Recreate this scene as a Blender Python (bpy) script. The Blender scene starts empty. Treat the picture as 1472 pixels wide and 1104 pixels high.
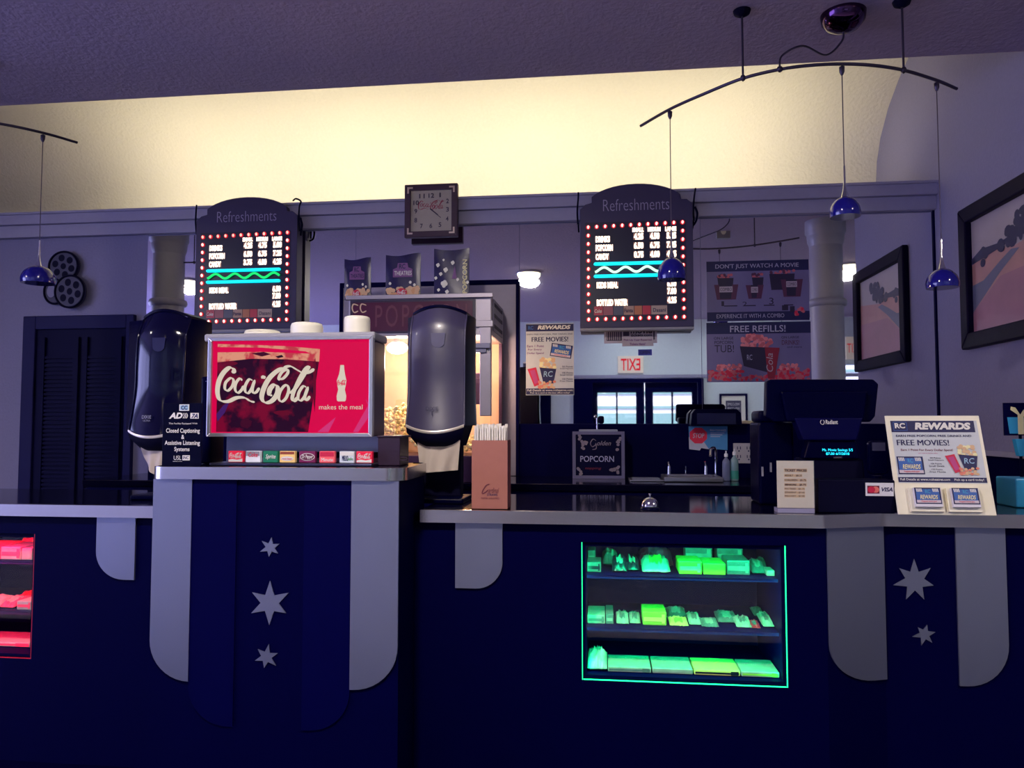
import bpy, bmesh, math, random
from mathutils import Vector, Matrix, noise
S = bpy.context.scene
COL = S.collection
random.seed(7)
PI = math.pi

# ------------------------------------------------------------------ camera
FPX, YAW, PITCH, CAMZ = 1100.0, math.radians(6.75), math.radians(3.0), 1.41
cam = bpy.data.cameras.new('camera')
cam.sensor_width = 36.0
cam.lens = FPX * 36.0 / 1472.0
cam.clip_start = 0.05
camo = bpy.data.objects.new('camera', cam)
camo.location = (0, 0, CAMZ)
camo.rotation_euler = (math.pi / 2 + PITCH, 0, YAW)
COL.objects.link(camo)
S.camera = camo
S.view_settings.view_transform = 'Standard'
S.view_settings.look = 'None'
S.view_settings.gamma = 1
S.view_settings.exposure = 0.0

# ------------------------------------------------------------------ world and lights
w = bpy.data.worlds.new('dusk')
S.world = w
w.use_nodes = True
wb = w.node_tree.nodes['Background']
wb.inputs[0].default_value = (0.34, 0.34, 0.80, 1)
wb.inputs[1].default_value = 5.0

def lamp(name, kind, loc, energy, color, rot=(0, 0, 0), **kw):
    l = bpy.data.lights.new(name, kind)
    l.energy = energy
    l.color = color
    for k, v in kw.items():
        setattr(l, k, v)
    o = bpy.data.objects.new(name, l)
    o.location = loc
    o.rotation_euler = rot
    COL.objects.link(o)
    return o

lamp('sun', 'SUN', (0, 0, 12), 6.0, (1.0, 0.98, 0.92), (math.radians(-42), 0, 0), angle=0.05)
# fluorescent strip lying behind the ledge, shining up into the cove
COVE = (1.0, 0.90, 0.60)
for i in range(4):
    lamp('cove_strip', 'AREA', (-3.3 + 1.4 * i, 5.55, 3.0), 9.2, COVE, (math.radians(150), 0, 0),
         shape='RECTANGLE', size=1.2, size_y=0.06)
# downlights of the lobby ceiling (their lamp bodies are built with the lobby)
DOWNLIGHTS = [(-5.4, 1.0), (-0.9, 1.0), (2.9, 1.0)]
DOOR_FILLS = [(-2.94, -2.6), (0.57, -2.6), (2.55, -2.6)]  # added lamps, hidden from view, that brighten the lobby wall
for x, y in DOOR_FILLS:
    lamp('door_downlight', 'AREA', (x, y, 3.17), 10, (0.80, 0.92, 1.0), (math.radians(-25), 0, 0), shape='DISK', size=0.26, spread=math.radians(150))
for x, y in DOWNLIGHTS:
    lamp('downlight', 'AREA', (x, y, 3.17), 62 if x < 2 else 44, (1.0, 0.88, 0.80), (math.radians(18), 0, 0),
         shape='DISK', size=0.26, spread=math.radians(150))

# added fill lamp left of the lobby, shining in through an added window
lamp('lobby_fill', 'AREA', (-10.4, 0.0, 1.7), 380, (0.47, 0.49, 0.98), (0, math.radians(-90), 0), shape='RECTANGLE', size=3.0, size_y=6.5)

# ------------------------------------------------------------------ pixel <-> place
def ray(px, py):
    x, z, y = (px - 736) / FPX, -(py - 552) / FPX, 1.0
    c, s = math.cos(PITCH), math.sin(PITCH)
    y, z = y * c - z * s, y * s + z * c
    c, s = math.cos(YAW), math.sin(YAW)
    return Vector((x * c - y * s, x * s + y * c, z))

def at(px, py, Y):
    d = ray(px, py)
    return Vector((0, 0, CAMZ)) + d * (Y / d.y)

def atX(px, py, X):
    d = ray(px, py)
    return Vector((0, 0, CAMZ)) + d * (X / d.x)

def atZ(px, py, Z):
    d = ray(px, py)
    return Vector((0, 0, CAMZ)) + d * ((Z - CAMZ) / d.z)

def ax(px, Y, py=610):
    return at(px, py, Y).x

def az(px, py, Y):
    return at(px, py, Y).z

# ------------------------------------------------------------------ materials
def lin(c):
    r = []
    for v in c:
        v /= 255.0
        r.append(v / 12.92 if v <= 0.04045 else ((v + 0.055) / 1.055) ** 2.4)
    return (r[0], r[1], r[2], 1)

MATS = {}
def M(name, rgb, rough=0.55, metal=0.0, emit=0.0, spec=0.5, var=0.06, bump=0.0, scale=30.0, coat=0.0, ecol=None, aniso=None):
    if name in MATS:
        return MATS[name]
    m = bpy.data.materials.new(name)
    m.use_nodes = True
    nt = m.node_tree
    b = nt.nodes['Principled BSDF']
    c = lin(rgb)
    tc = nt.nodes.new('ShaderNodeTexCoord')
    nz = nt.nodes.new('ShaderNodeTexNoise')
    nz.inputs['Scale'].default_value = scale
    nz.inputs['Detail'].default_value = 4
    src = tc.outputs['Object']
    if aniso:
        mp = nt.nodes.new('ShaderNodeMapping')
        mp.inputs['Scale'].default_value = aniso
        nt.links.new(src, mp.inputs[0])
        src = mp.outputs[0]
    nt.links.new(src, nz.inputs['Vector'])
    mx = nt.nodes.new('ShaderNodeMix')
    mx.data_type = 'RGBA'
    mx.inputs[6].default_value = tuple(x * (1 - var) for x in c[:3]) + (1,)
    mx.inputs[7].default_value = tuple(min(1, x * (1 + var)) for x in c[:3]) + (1,)
    nt.links.new(nz.outputs['Fac'], mx.inputs[0])
    nt.links.new(mx.outputs[2], b.inputs['Base Color'])
    b.inputs['Roughness'].default_value = rough
    b.inputs['Metallic'].default_value = metal
    b.inputs['Specular IOR Level'].default_value = spec
    if coat:
        b.inputs['Coat Weight'].default_value = coat
        b.inputs['Coat Roughness'].default_value = 0.08
    if emit:
        b.inputs['Emission Strength'].default_value = emit
        b.inputs['Emission Color'].default_value = lin(ecol) if ecol else c
    if bump:
        bp = nt.nodes.new('ShaderNodeBump')
        bp.inputs['Strength'].default_value = bump
        bp.inputs['Distance'].default_value = 0.01
        nt.links.new(nz.outputs['Fac'], bp.inputs['Height'])
        nt.links.new(bp.outputs[0], b.inputs['Normal'])
    MATS[name] = m
    return m

def glow2(name, a, b, scale, e=0.9, lo=0.45, hi=0.62):
    # backlit print whose colour drifts between two inks
    m = M(name, (10, 2, 8), 0.45, spec=0.08)
    nt = m.node_tree
    bs = nt.nodes['Principled BSDF']
    tc = nt.nodes.new('ShaderNodeTexCoord')
    nz = nt.nodes.new('ShaderNodeTexNoise')
    nz.inputs['Scale'].default_value = scale
    nz.inputs['Detail'].default_value = 3
    rp = nt.nodes.new('ShaderNodeValToRGB')
    rp.color_ramp.elements[0].position, rp.color_ramp.elements[1].position = lo, hi
    rp.color_ramp.elements[0].color, rp.color_ramp.elements[1].color = lin(a), lin(b)
    nt.links.new(tc.outputs['Object'], nz.inputs['Vector'])
    nt.links.new(nz.outputs['Fac'], rp.inputs[0])
    nt.links.new(rp.outputs[0], bs.inputs['Emission Color'])
    bs.inputs['Emission Strength'].default_value = e
    return m

def glass(name, tint=(1, 1, 1), refl=0.08, rough=0.02):
    if name in MATS:
        return MATS[name]
    m = bpy.data.materials.new(name)
    m.use_nodes = True
    nt = m.node_tree
    for n in list(nt.nodes):
        if n.type != 'OUTPUT_MATERIAL':
            nt.nodes.remove(n)
    out = [n for n in nt.nodes if n.type == 'OUTPUT_MATERIAL'][0]
    t = nt.nodes.new('ShaderNodeBsdfTransparent')
    t.inputs[0].default_value = tint + (1,)
    g = nt.nodes.new('ShaderNodeBsdfGlossy')
    g.inputs['Roughness'].default_value = rough
    mx = nt.nodes.new('ShaderNodeMixShader')
    mx.inputs[0].default_value = refl
    nt.links.new(t.outputs[0], mx.inputs[1])
    nt.links.new(g.outputs[0], mx.inputs[2])
    nt.links.new(mx.outputs[0], out.inputs[0])
    MATS[name] = m
    return m

NAVY = (0, 0, 50)
wall_m = M('lavender_stucco', (130, 127, 160), 0.85, bump=0.25, scale=60, var=0.08)
trim_m = M('lavender_trim', (154, 150, 176), 0.6)
ceil_m = M('ceiling_paint', (166, 152, 180), 0.9, bump=0.6, scale=45, var=0.1)
cove_m = M('cove_stucco', (222, 216, 208), 0.9, bump=0.5, scale=45, var=0.05)
lobby_m = M('lobby_paint', (216, 226, 226), 0.8, bump=0.1, scale=40)
carpet_m = M('navy_carpet', (0, 0, 40), 0.95, spec=0.02, bump=0.3, scale=200)
floor_m = M('bounce_floor', (205, 198, 205), 0.5, var=0.25, scale=60)  # unseen floor, made pale to bounce light up to the ceiling
navy_m = M('navy_laminate', NAVY, 0.6, spec=0.04)
navy2_m = M('blue_laminate', (0, 0, 58), 0.6, spec=0.05)
top_m = M('black_gloss_top', (6, 6, 30), 0.09, spec=0.6, scale=200)
black_m = M('black_plastic', (0, 0, 36), 0.32, spec=0.05)
blackmatte_m = M('black_matte', (2, 1, 34), 0.7, spec=0.1)
gloss_black_m = M('gloss_black_plastic', (6, 6, 36), 0.12)
steel_m = M('brushed_steel', (142, 146, 168), 0.42, metal=0.85, scale=25, aniso=(4, 4, 120), bump=0.03)
edge_m = M('metal_edge', (196, 190, 190), 0.22, metal=0.95, scale=25, aniso=(2, 2, 150), bump=0.03)
chrome_m = M('chrome', (225, 225, 232), 0.08, metal=1.0)
white_m = M('white_print', (225, 220, 215), 0.5)
cream_m = M('cream_plastic', (236, 232, 214), 0.4)
paper_m = M('paper', (205, 195, 185), 0.8)
ink_m = M('navy_ink', (20, 20, 80), 0.6)
red_m = M('red_ink', (205, 25, 70), 0.6)
pink_m = M('pink_ink', (190, 60, 130), 0.6)
orange_m = M('popcorn_ink', (225, 130, 110), 0.6)
tan_m = M('tan_ink', (220, 180, 140), 0.6)
grey_m = M('grey_plastic', (140, 138, 150), 0.4)
dgrey_m = M('dark_grey_plastic', (60, 58, 85), 0.45)
blue_m = M('blue_ink', (40, 90, 170), 0.5)
sky_m = M('sky_blue_plastic', (40, 150, 200), 0.4)
yellow_m = M('cream_yellow', (235, 225, 170), 0.5)
wood_m = M('plum_wood', (58, 30, 58), 0.45, var=0.2, scale=8, aniso=(1, 1, 12))
frame_m = M('dark_wood_frame', (14, 7, 40), 0.5, spec=0.06, var=0.25, scale=6, aniso=(1, 1, 14))
brown_m = M('brown_card', (166, 104, 92), 0.75, var=0.06)
brown2_m = M('brown_card_side', (110, 48, 62), 0.75)
glass_m = glass('clear_glass')

# ------------------------------------------------------------------ mesh builder
class MB:
    def __init__(s):
        s.v, s.f, s.mi, s.sm, s.mats = [], [], [], [], []
    def mat(s, m):
        if m not in s.mats:
            s.mats.append(m)
        return s.mats.index(m)
    def add(s, vs, fs, m, smooth=False):
        b = len(s.v)
        s.v += [Vector(v) for v in vs]
        k = s.mat(m)
        for f in fs:
            s.f.append([b + i for i in f])
            s.mi.append(k)
            s.sm.append(smooth)
        return s
    def bm(s, bm, m, smooth=False, mtx=None):
        bm.verts.index_update()
        s.add([(mtx @ v.co if mtx else v.co.copy()) for v in bm.verts], [[v.index for v in f.verts] for f in bm.faces], m, smooth)
        bm.free()
        return s
    def box(s, x0, x1, y0, y1, z0, z1, m, bev=0.0, seg=2, mtx=None):
        bm = bmesh.new()
        bmesh.ops.create_cube(bm, size=1)
        for v in bm.verts:
            v.co = Vector(((x0 + x1) / 2 + v.co.x * (x1 - x0), (y0 + y1) / 2 + v.co.y * (y1 - y0), (z0 + z1) / 2 + v.co.z * (z1 - z0)))
        if bev:
            bev = min(bev, 0.49 * min(abs(x1 - x0), abs(y1 - y0), abs(z1 - z0)))
            bmesh.ops.bevel(bm, geom=list(bm.edges), offset=bev, segments=seg, profile=0.5, affect='EDGES')
        return s.bm(bm, m, bool(bev) and seg > 2, mtx)
    def prism(s, pts, ext, m, bev=0.0):
        bm = bmesh.new()
        vs = [bm.verts.new(p) for p in pts]
        f = bm.faces.new(vs)
        r = bmesh.ops.extrude_face_region(bm, geom=[f])
        for g in r['geom']:
            if isinstance(g, bmesh.types.BMVert):
                g.co += Vector(ext)
        bmesh.ops.recalc_face_normals(bm, faces=bm.faces)
        if bev:
            bmesh.ops.bevel(bm, geom=list(bm.edges), offset=bev, segments=2, profile=0.5, affect='EDGES')
        return s.bm(bm, m)
    def cyl(s, p0, p1, r0, m, r1=None, n=20, smooth=True):
        p0, p1 = Vector(p0), Vector(p1)
        r1 = r0 if r1 is None else r1
        d = (p1 - p0).normalized()
        a = d.orthogonal().normalized()
        b = d.cross(a)
        vs, fs = [], []
        for p, r in ((p0, r0), (p1, r1)):
            for i in range(n):
                t = 2 * PI * i / n
                vs.append(p + a * (r * math.cos(t)) + b * (r * math.sin(t)))
        for i in range(n):
            j = (i + 1) % n
            fs.append([i, j, n + j, n + i])
        s.add(vs, fs, m, smooth)
        s.add(vs[:n], [list(range(n))[::-1]], m)
        return s.add(vs[n:], [list(range(n))], m)
    def lathe(s, c, prof, m, n=28, smooth=True, sx=1, sy=1):
        c = Vector(c)
        vs, fs = [], []
        for r, z in prof:
            for i in range(n):
                t = 2 * PI * i / n
                vs.append(c + Vector((sx * r * math.cos(t), sy * r * math.sin(t), z)))
        for k in range(len(prof) - 1):
            for i in range(n):
                j = (i + 1) % n
                fs.append([k * n + i, k * n + j, (k + 1) * n + j, (k + 1) * n + i])
        s.add(vs, fs, m, smooth)
        if prof[0][0] > 1e-4:
            s.add(vs[:n], [list(range(n))[::-1]], m)
        if prof[-1][0] > 1e-4:
            s.add(vs[-n:], [list(range(n))], m)
        return s
    def tube(s, pts, r, m, n=8):
        pts = [Vector(p) for p in pts]
        vs, fs = [], []
        a = None
        for i, p in enumerate(pts):
            d = (pts[min(i + 1, len(pts) - 1)] - pts[max(i - 1, 0)]).normalized()
            if a is None:
                a = d.orthogonal().normalized()
            a = (a - d * a.dot(d)).normalized()
            b = d.cross(a)
            for k in range(n):
                t = 2 * PI * k / n
                vs.append(p + a * (r * math.cos(t)) + b * (r * math.sin(t)))
        for i in range(len(pts) - 1):
            for k in range(n):
                j = (k + 1) % n
                fs.append([i * n + k, i * n + j, (i + 1) * n + j, (i + 1) * n + k])
        s.add(vs, fs, m, True)
        s.add(vs[:n], [list(range(n))[::-1]], m)
        return s.add(vs[-n:], [list(range(n))], m)
    def ball(s, c, r, m, sx=1, sy=1, sz=1, sub=2, jit=0):
        bm = bmesh.new()
        bmesh.ops.create_icosphere(bm, subdivisions=sub, radius=r)
        for v in bm.verts:
            k = 1 + (random.uniform(-jit, jit) if jit else 0)
            v.co = Vector((v.co.x * sx * k, v.co.y * sy * k, v.co.z * sz * k)) + Vector(c)
        return s.bm(bm, m, True)
    def sheet(s, grid, m, thick=0, smooth=True):
        ny, nx = len(grid), len(grid[0])
        vs = [p for row in grid for p in row]
        fs = [[j * nx + i, j * nx + i + 1, (j + 1) * nx + i + 1, (j + 1) * nx + i] for j in range(ny - 1) for i in range(nx - 1)]
        return s.add(vs, fs, m, smooth)
    def build(s, name, parent=None, loc=None, label=None):
        o0 = ORG[parent] if parent else Vector(loc or (0, 0, 0))
        me = bpy.data.meshes.new(name)
        me.from_pydata([v - o0 for v in s.v], [], s.f)
        for m in s.mats:
            me.materials.append(m)
        me.polygons.foreach_set('material_index', s.mi)
        me.polygons.foreach_set('use_smooth', s.sm)
        bm = bmesh.new()
        bm.from_mesh(me)
        bmesh.ops.recalc_face_normals(bm, faces=bm.faces)
        bm.to_mesh(me)
        bm.free()
        me.update()
        o = bpy.data.objects.new(name, me)
        COL.objects.link(o)
        if parent:
            o.parent = parent
        else:
            o.location = o0
        ORG[o] = o0
        if label:
            o['label'] = label
        return o

ORG = {}
def tag(o, label, cat, group=None, kind=None):
    o['label'] = label
    o['category'] = cat
    if group:
        o['group'] = group
    if kind:
        o['kind'] = kind
    return o

def thing(name, label, cat, loc, group=None):
    o = bpy.data.objects.new(name, None)
    o.empty_display_size = 0.05
    COL.objects.link(o)
    o.location = Vector(loc)
    ORG[o] = Vector(loc)
    return tag(o, label, cat, group)

def struct(mb, name):
    o = mb.build(name)
    o['kind'] = 'structure'
    return o

def kids(o):
    return [c for c in ORG if c.parent == o]

def copy_tree(o, loc=None, label=None, parent=None):
    c = o.copy()
    COL.objects.link(c)
    ORG[c] = Vector(loc) if loc is not None else ORG[o]
    if loc is not None:
        c.location = Vector(loc)
    if label:
        c['label'] = label
    if parent:
        c.parent = parent
    for k in kids(o):
        copy_tree(k, parent=c)
    return c

# ------------------------------------------------------------------ lettering
TXT = {}
def text_geo(body, bold, shear, space):
    key = (body, bold, shear, space)
    if key not in TXT:
        cu = bpy.data.curves.new('lettering', 'FONT')
        cu.body = body
        cu.size = 1
        cu.offset = bold
        cu.shear = shear
        cu.space_character = space
        cu.resolution_u = 3
        cu.align_x = 'CENTER'
        ob = bpy.data.objects.new('lettering', cu)
        me = ob.to_mesh()
        vs = [(v.co.x, v.co.y) for v in me.vertices]
        fs = [list(p.vertices) for p in me.polygons]
        ob.to_mesh_clear()
        bpy.data.objects.remove(ob)
        bpy.data.curves.remove(cu)
        x0, x1 = min(v[0] for v in vs), max(v[0] for v in vs)
        y0, y1 = min(v[1] for v in vs), max(v[1] for v in vs)
        TXT[key] = ([((x - x0) / (x1 - x0), (y - y0) / (y1 - y0)) for x, y in vs], fs)
    return TXT[key]

def catmull(pts, n=8):
    P = [Vector(p) for p in pts]
    out = []
    for i in range(len(P) - 1):
        a, b, c, d = P[max(i - 1, 0)], P[i], P[i + 1], P[min(i + 2, len(P) - 1)]
        for k in range(n):
            t = k / n
            out.append(0.5 * ((2 * b) + (c - a) * t + (2 * a - 5 * b + 4 * c - d) * t * t + (3 * b - 3 * c + d - a) * t ** 3))
    out.append(P[-1])
    return out

# ------------------------------------------------------------------ a flat face with its own (x right, y down) drawing units
LAY = 0.0008
class PL:
    def __init__(s, O, du, dv, src0=(0, 0)):
        s.O, s.du, s.dv, s.s0 = Vector(O), Vector(du), Vector(dv), src0
        s.N = s.dv.cross(s.du).normalized()
    def p(s, x, y, off=0.0):
        return s.O + s.du * (x - s.s0[0]) + s.dv * (y - s.s0[1]) + s.N * off
    def rect(s, mb, x0, y0, x1, y1, m, off=LAY):
        return mb.add([s.p(x0, y0, off), s.p(x1, y0, off), s.p(x1, y1, off), s.p(x0, y1, off)], [[0, 1, 2, 3]], m)
    def poly(s, mb, pts, m, off=LAY):
        return mb.add([s.p(x, y, off) for x, y in pts], [list(range(len(pts)))], m)
    def ell(s, mb, cx, cy, rx, ry, m, off=LAY, n=24):
        return s.poly(mb, [(cx + rx * math.cos(2 * PI * i / n), cy + ry * math.sin(2 * PI * i / n)) for i in range(n)], m, off)
    def slab(s, mb, pts, m, front, back, bev=0):
        return mb.prism([s.p(x, y, front) for x, y in pts], s.N * (back - front), m, bev)
    def box(s, mb, x0, y0, x1, y1, m, front, back, bev=0):
        return s.slab(mb, [(x0, y0), (x1, y0), (x1, y1), (x0, y1)], m, front, back, bev)
    def frame(s, mb, x0, y0, x1, y1, t, m, front, back, bev=0):
        for q in (((x0, y0), (x1, y0), (x1 - t, y0 + t), (x0 + t, y0 + t)), ((x1, y0), (x1, y1), (x1 - t, y1 - t), (x1 - t, y0 + t)),
                  ((x1, y1), (x0, y1), (x0 + t, y1 - t), (x1 - t, y1 - t)), ((x0, y1), (x0, y0), (x0 + t, y0 + t), (x0 + t, y1 - t))):
            s.slab(mb, q, m, front, back, bev)
        return mb
    def text(s, mb, body, x0, y0, x1, y1, m, off=2 * LAY, bold=0.0, shear=0.0, space=1.0, rot=False):
        if 'M' in body and 0 < bold < 0.05:      # an M closes up when thickened: thicken it by overprinting
            d = bold * abs(y1 - y0)
            for k in (-1, 0, 1):
                s.text(mb, body, x0 + k * d, y0, x1 + k * d, y1, m, off + 0.00002 * (k + 1), 0.0, shear, space, rot)
            return mb
        vs, fs = text_geo(body, bold, shear, space)
        if rot:
            q = [(x1 - (x1 - x0) * v, y1 - (y1 - y0) * u) for u, v in vs]
        else:
            q = [(x0 + (x1 - x0) * u, y1 - (y1 - y0) * v) for u, v in vs]
        return mb.add([s.p(x, y, off) for x, y in q], fs, m)
    def stroke(s, mb, pts, wmax, wmin, m, off=2 * LAY, nib=0.7, n=7, sub=True):
        c = catmull([(p[0], p[1], 0) for p in pts], n) if sub else [Vector((p[0], p[1], 0)) for p in pts]
        L, R = [], []
        for i, q in enumerate(c):
            d = c[min(i + 1, len(c) - 1)] - c[max(i - 1, 0)]
            d = d.normalized() if d.length > 1e-9 else Vector((1, 0, 0))
            nn = Vector((-d.y, d.x, 0))
            wd = wmin + (wmax - wmin) * abs(math.sin(math.atan2(d.y, d.x) - nib))
            e = min(i, len(c) - 1 - i) / 3.0
            wd *= min(1, 0.35 + e)
            L.append(q + nn * wd / 2)
            R.append(q - nn * wd / 2)
        vs = [s.p(v.x, v.y, off) for v in L + R]
        k = len(c)
        return mb.add(vs, [[i, i + 1, k + i + 1, k + i] for i in range(k - 1)], m)
    def star(s, mb, cx, cy, R, r, n, m, front, back, rot=0.0, jit=0.0):
        rnd = random.Random(int(cx * 7 + cy))
        pts = []
        for i in range(2 * n):
            a = rot - PI / 2 + PI * i / n
            q = R * (1 + rnd.uniform(-jit, jit)) if i % 2 == 0 else r
            pts.append((cx + q * math.cos(a), cy + q * math.sin(a)))
        return s.slab(mb, pts, m, front, back)

def plane(px, Y, src=None):
    """a face parallel to the back wall, at depth Y; px is where its box stands, src the drawing units of that box"""
    x0, y0, x1, y1 = px
    mx, my = (x0 + x1) / 2, (y0 + y1) / 2
    X0, X1 = at(x0, my, Y).x, at(x1, my, Y).x
    Z0, Z1 = at(mx, y0, Y).z, at(mx, y1, Y).z
    src = src or px
    return PL((X0, Y, Z0), ((X1 - X0) / (src[2] - src[0]), 0, 0), (0, 0, (Z1 - Z0) / (src[3] - src[1])), (src[0], src[1]))

def scaled(pl, box, src):
    """the same face re-measured: the units of src laid over box"""
    kx, ky = (box[2] - box[0]) / (src[2] - src[0]), (box[3] - box[1]) / (src[3] - src[1])
    return PL(pl.p(box[0], box[1]), pl.du * kx, pl.dv * ky, (src[0], src[1]))

COKE = [
 [(606, 412), (604, 388), (580, 380), (548, 408), (524, 455), (517, 515), (532, 560), (575, 568), (625, 548), (668, 548), (700, 566), (726, 573)],
 [(584, 440), (562, 462), (558, 495), (574, 508), (598, 485), (606, 452), (592, 437), (570, 450)],
 [(654, 452), (640, 440), (620, 465), (615, 500), (630, 520), (650, 506), (664, 480)],
 [(712, 452), (692, 446), (672, 480), (672, 512), (688, 522), (706, 500), (724, 448)],
 [(724, 448), (712, 495), (716, 520), (734, 516), (750, 492)],
 [(762, 440), (770, 430), (777, 432), (770, 441)],
 [(862, 452), (856, 440), (872, 408), (902, 392), (905, 412), (882, 440), (862, 446)],
 [(902, 388), (860, 392), (808, 435), (775, 495), (764, 548), (784, 575), (820, 566), (848, 528), (850, 490), (830, 478), (808, 502), (806, 530), (822, 536)],
 [(880, 382), (918, 374), (955, 394), (990, 412), (1022, 408), (1050, 390)],
 [(888, 480), (866, 512), (858, 552), (874, 570), (898, 550), (912, 505), (900, 478), (876, 492)],
 [(912, 520), (936, 512), (975, 455), (1012, 392), (1020, 378), (1002, 390), (972, 440), (940, 515), (932, 555), (944, 566), (964, 545)],
 [(1008, 492), (990, 486), (968, 520), (964, 554), (980, 564), (1000, 540), (1018, 488)],
 [(1018, 488), (1002, 535), (1004, 560), (1016, 558), (1028, 540)],
]
def coke(pl, mb, x0, y0, x1, y1, m, off=2 * LAY, wt=1.0):
    q = scaled(pl, (x0, y0, x1, y1), (512, 370, 1052, 582))
    for i, st in enumerate(COKE):
        k_ = 28 if i in (0, 7) else 21 if i in (8, 10) else 17
        q.stroke(mb, st, k_ * wt, 6.5 * wt, m, off + 0.00002 * i, nib=0.42, n=6)
# ================================================================== THE SETTING
YB = 5.20            # back wall
YM = YB - 0.006      # face of the mirrors
XR, XL = 2.145, -6.0
ZC = 3.30            # lobby ceiling
CE = 4.07            # where the lobby ceiling ends and the cove opens
LOBBY = -3.64
XW, XE = -10.0, 9.0

struct(MB().box(XW, XE, LOBBY - 0.2, 0.9, -0.1, 0, floor_m), 'floor')
struct(MB().box(XW, XE, 0.9, 6.5, -0.1, 0, carpet_m), 'floor_carpet')
struct(MB().box(XW, XE, LOBBY - 0.2, CE, ZC, ZC + 0.9, ceil_m), 'ceiling')
struct(MB().box(XW, XE, CE - 0.3, 6.7, 4.5, 4.6, ceil_m), 'ceiling_sun_block')  # unseen slab added to keep the sun out of the alcove
zl0 = az(866, 318, YB)
zl1 = az(866, 276, 5.12)
struct(MB().box(XL, XR, YB, YB + 0.15, 0, zl1 - 0.04, wall_m), 'wall_back')
struct(MB().box(XR, XR + 0.15, 3.64, 6.5, 0, 4.5, wall_m), 'wall_right')
struct(MB().box(XL - 0.15, XL, 3.4, 6.5, 0, 4.5, wall_m), 'wall_left')
# returns of the alcove to the lobby sides
struct(MB().box(XR + 0.15, XE, 3.64, 3.8, 0, ZC, lobby_m), 'wall_right_return')
struct(MB().box(XW, XL - 0.15, 3.4, 3.55, 0, ZC, lobby_m), 'wall_left_return')
struct(MB().box(XE, XE + 0.15, LOBBY - 0.2, 3.8, 0, ZC, lobby_m), 'wall_east_light_block')  # unseen wall added to keep light from the right side
mb = MB()
mb.box(XW - 0.15, XW, LOBBY - 0.2, -3.0, 0, ZC, lobby_m)
mb.box(XW - 0.15, XW, 3.0, 3.55, 0, ZC, lobby_m)
mb.box(XW - 0.15, XW, -3.0, 3.0, 0, 0.3, lobby_m)
mb.box(XW - 0.15, XW, -3.0, 3.0, 3.05, ZC, lobby_m)
struct(mb, 'wall_west')  # unseen wall added with an opening for the fill lamp
mb = MB().box(XW - 0.08, XW - 0.074, -3.0, 3.0, 0.3, 3.05, glass_m)
win = struct(mb, 'window_2')  # added window in front of the fill lamp
mb = MB()
for y in (-3.0, -1.02, 0.98, 2.95):
    mb.box(XW - 0.1, XW - 0.05, y, y + 0.05, 0.3, 3.05, navy_m)
mb.build('window_frame', win)
# cove
prof = [(6.22, zl1 - 0.04), (6.22, 3.30), (6.19, 3.46), (6.1, 3.62), (5.93, 3.78), (5.72, 3.90), (5.5, 3.99), (5.2, 4.08), (4.8, 4.16), (4.4, 4.2), (CE, 4.2)]
mb = MB()
g = [[Vector((XL + (XR - XL) * i / 24, y, z)) for i in range(25)] for y, z in prof]
mb.sheet(g, cove_m)
struct(mb, 'wall_cove')
struct(MB().box(XL, XR, YB + 0.15, 6.25, zl1 - 0.08, zl1 - 0.04, cove_m), 'trim_cove_shelf')
# ledge with its moulding
mb = MB()
mb.box(XL, XR, 5.12, YB + 0.15, zl0 + (zl1 - zl0) * 0.5, zl1, trim_m, 0.004)
mb.box(XL, XR, 5.15, YB, zl0, zl0 + (zl1 - zl0) * 0.5, trim_m, 0.004)
mb.box(XL, XR, 5.105, 5.15, zl1 - 0.018, zl1, trim_m, 0.004)
struct(mb, 'trim_1')
# right wall cap and dark wainscot
zt = atX(1447, 657, XR).z
mb = MB().box(XR - 0.012, XR, 3.66, YB, 0, zt, navy_m)
struct(mb, 'trim_wainscot')
struct(MB().box(XR - 0.035, XR, 3.66, YB - 0.04, zt, zt + 0.03, trim_m, 0.004), 'trim_2')

# lobby wall behind the camera: open doorway with a pair of glazed doors
def vm(px, py, Yv):           # a point seen in the mirror, brought back to where it stands
    p = at(px, py, Yv)
    return Vector((p.x, 2 * YM - p.y, p.z))
YV = 2 * YM - LOBBY
dx0, dx1 = vm(852, 580, YV).x, vm(1003, 580, YV).x
dz = vm(930, 550, YV).z
mb = MB()
mb.box(XW, dx0, LOBBY - 0.2, LOBBY, 0, ZC, lobby_m)
wx0, wx1, wz0, wz1 = vm(1212, 540, YV).x, vm(1240, 540, YV).x, 1.0, vm(1222, 524, YV).z
mb.box(dx1, wx0, LOBBY - 0.2, LOBBY, 0, ZC, lobby_m)
mb.box(wx1, XE, LOBBY - 0.2, LOBBY, 0, ZC, lobby_m)
mb.box(wx0, wx1, LOBBY - 0.2, LOBBY, 0, wz0, lobby_m)
mb.box(wx0, wx1, LOBBY - 0.2, LOBBY, wz1, ZC, lobby_m)
mb.box(dx0, dx1, LOBBY - 0.2, LOBBY, dz, ZC, lobby_m)
struct(mb, 'wall_front')
mb = MB().box(wx0, wx1, LOBBY - 0.11, LOBBY - 0.104, wz0, wz1, glass_m)
struct(mb, 'window_1')
struct(MB().box(XR - 0.012, XR - 0.0005, YM - 0.012, YM - 0.0005, 1.2, az(866, 318, 5.2), navy_m), 'trim_5')
struct(MB().box(XW, XE, LOBBY, LOBBY + 0.03, dz + 0.08, dz + 0.14, trim_m), 'trim_3')
mb = MB()
for a, b in ((dx0 - 0.35, dx0), (dx1, dx1 + 0.1)):
    mb.box(a, b, LOBBY - 0.02, LOBBY + 0.06, 0, dz, navy_m)
mb.box(dx0 - 0.35, dx1 + 0.1, LOBBY - 0.02, LOBBY + 0.06, dz, dz + 0.07, navy_m)
struct(mb, 'trim_4')
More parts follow.
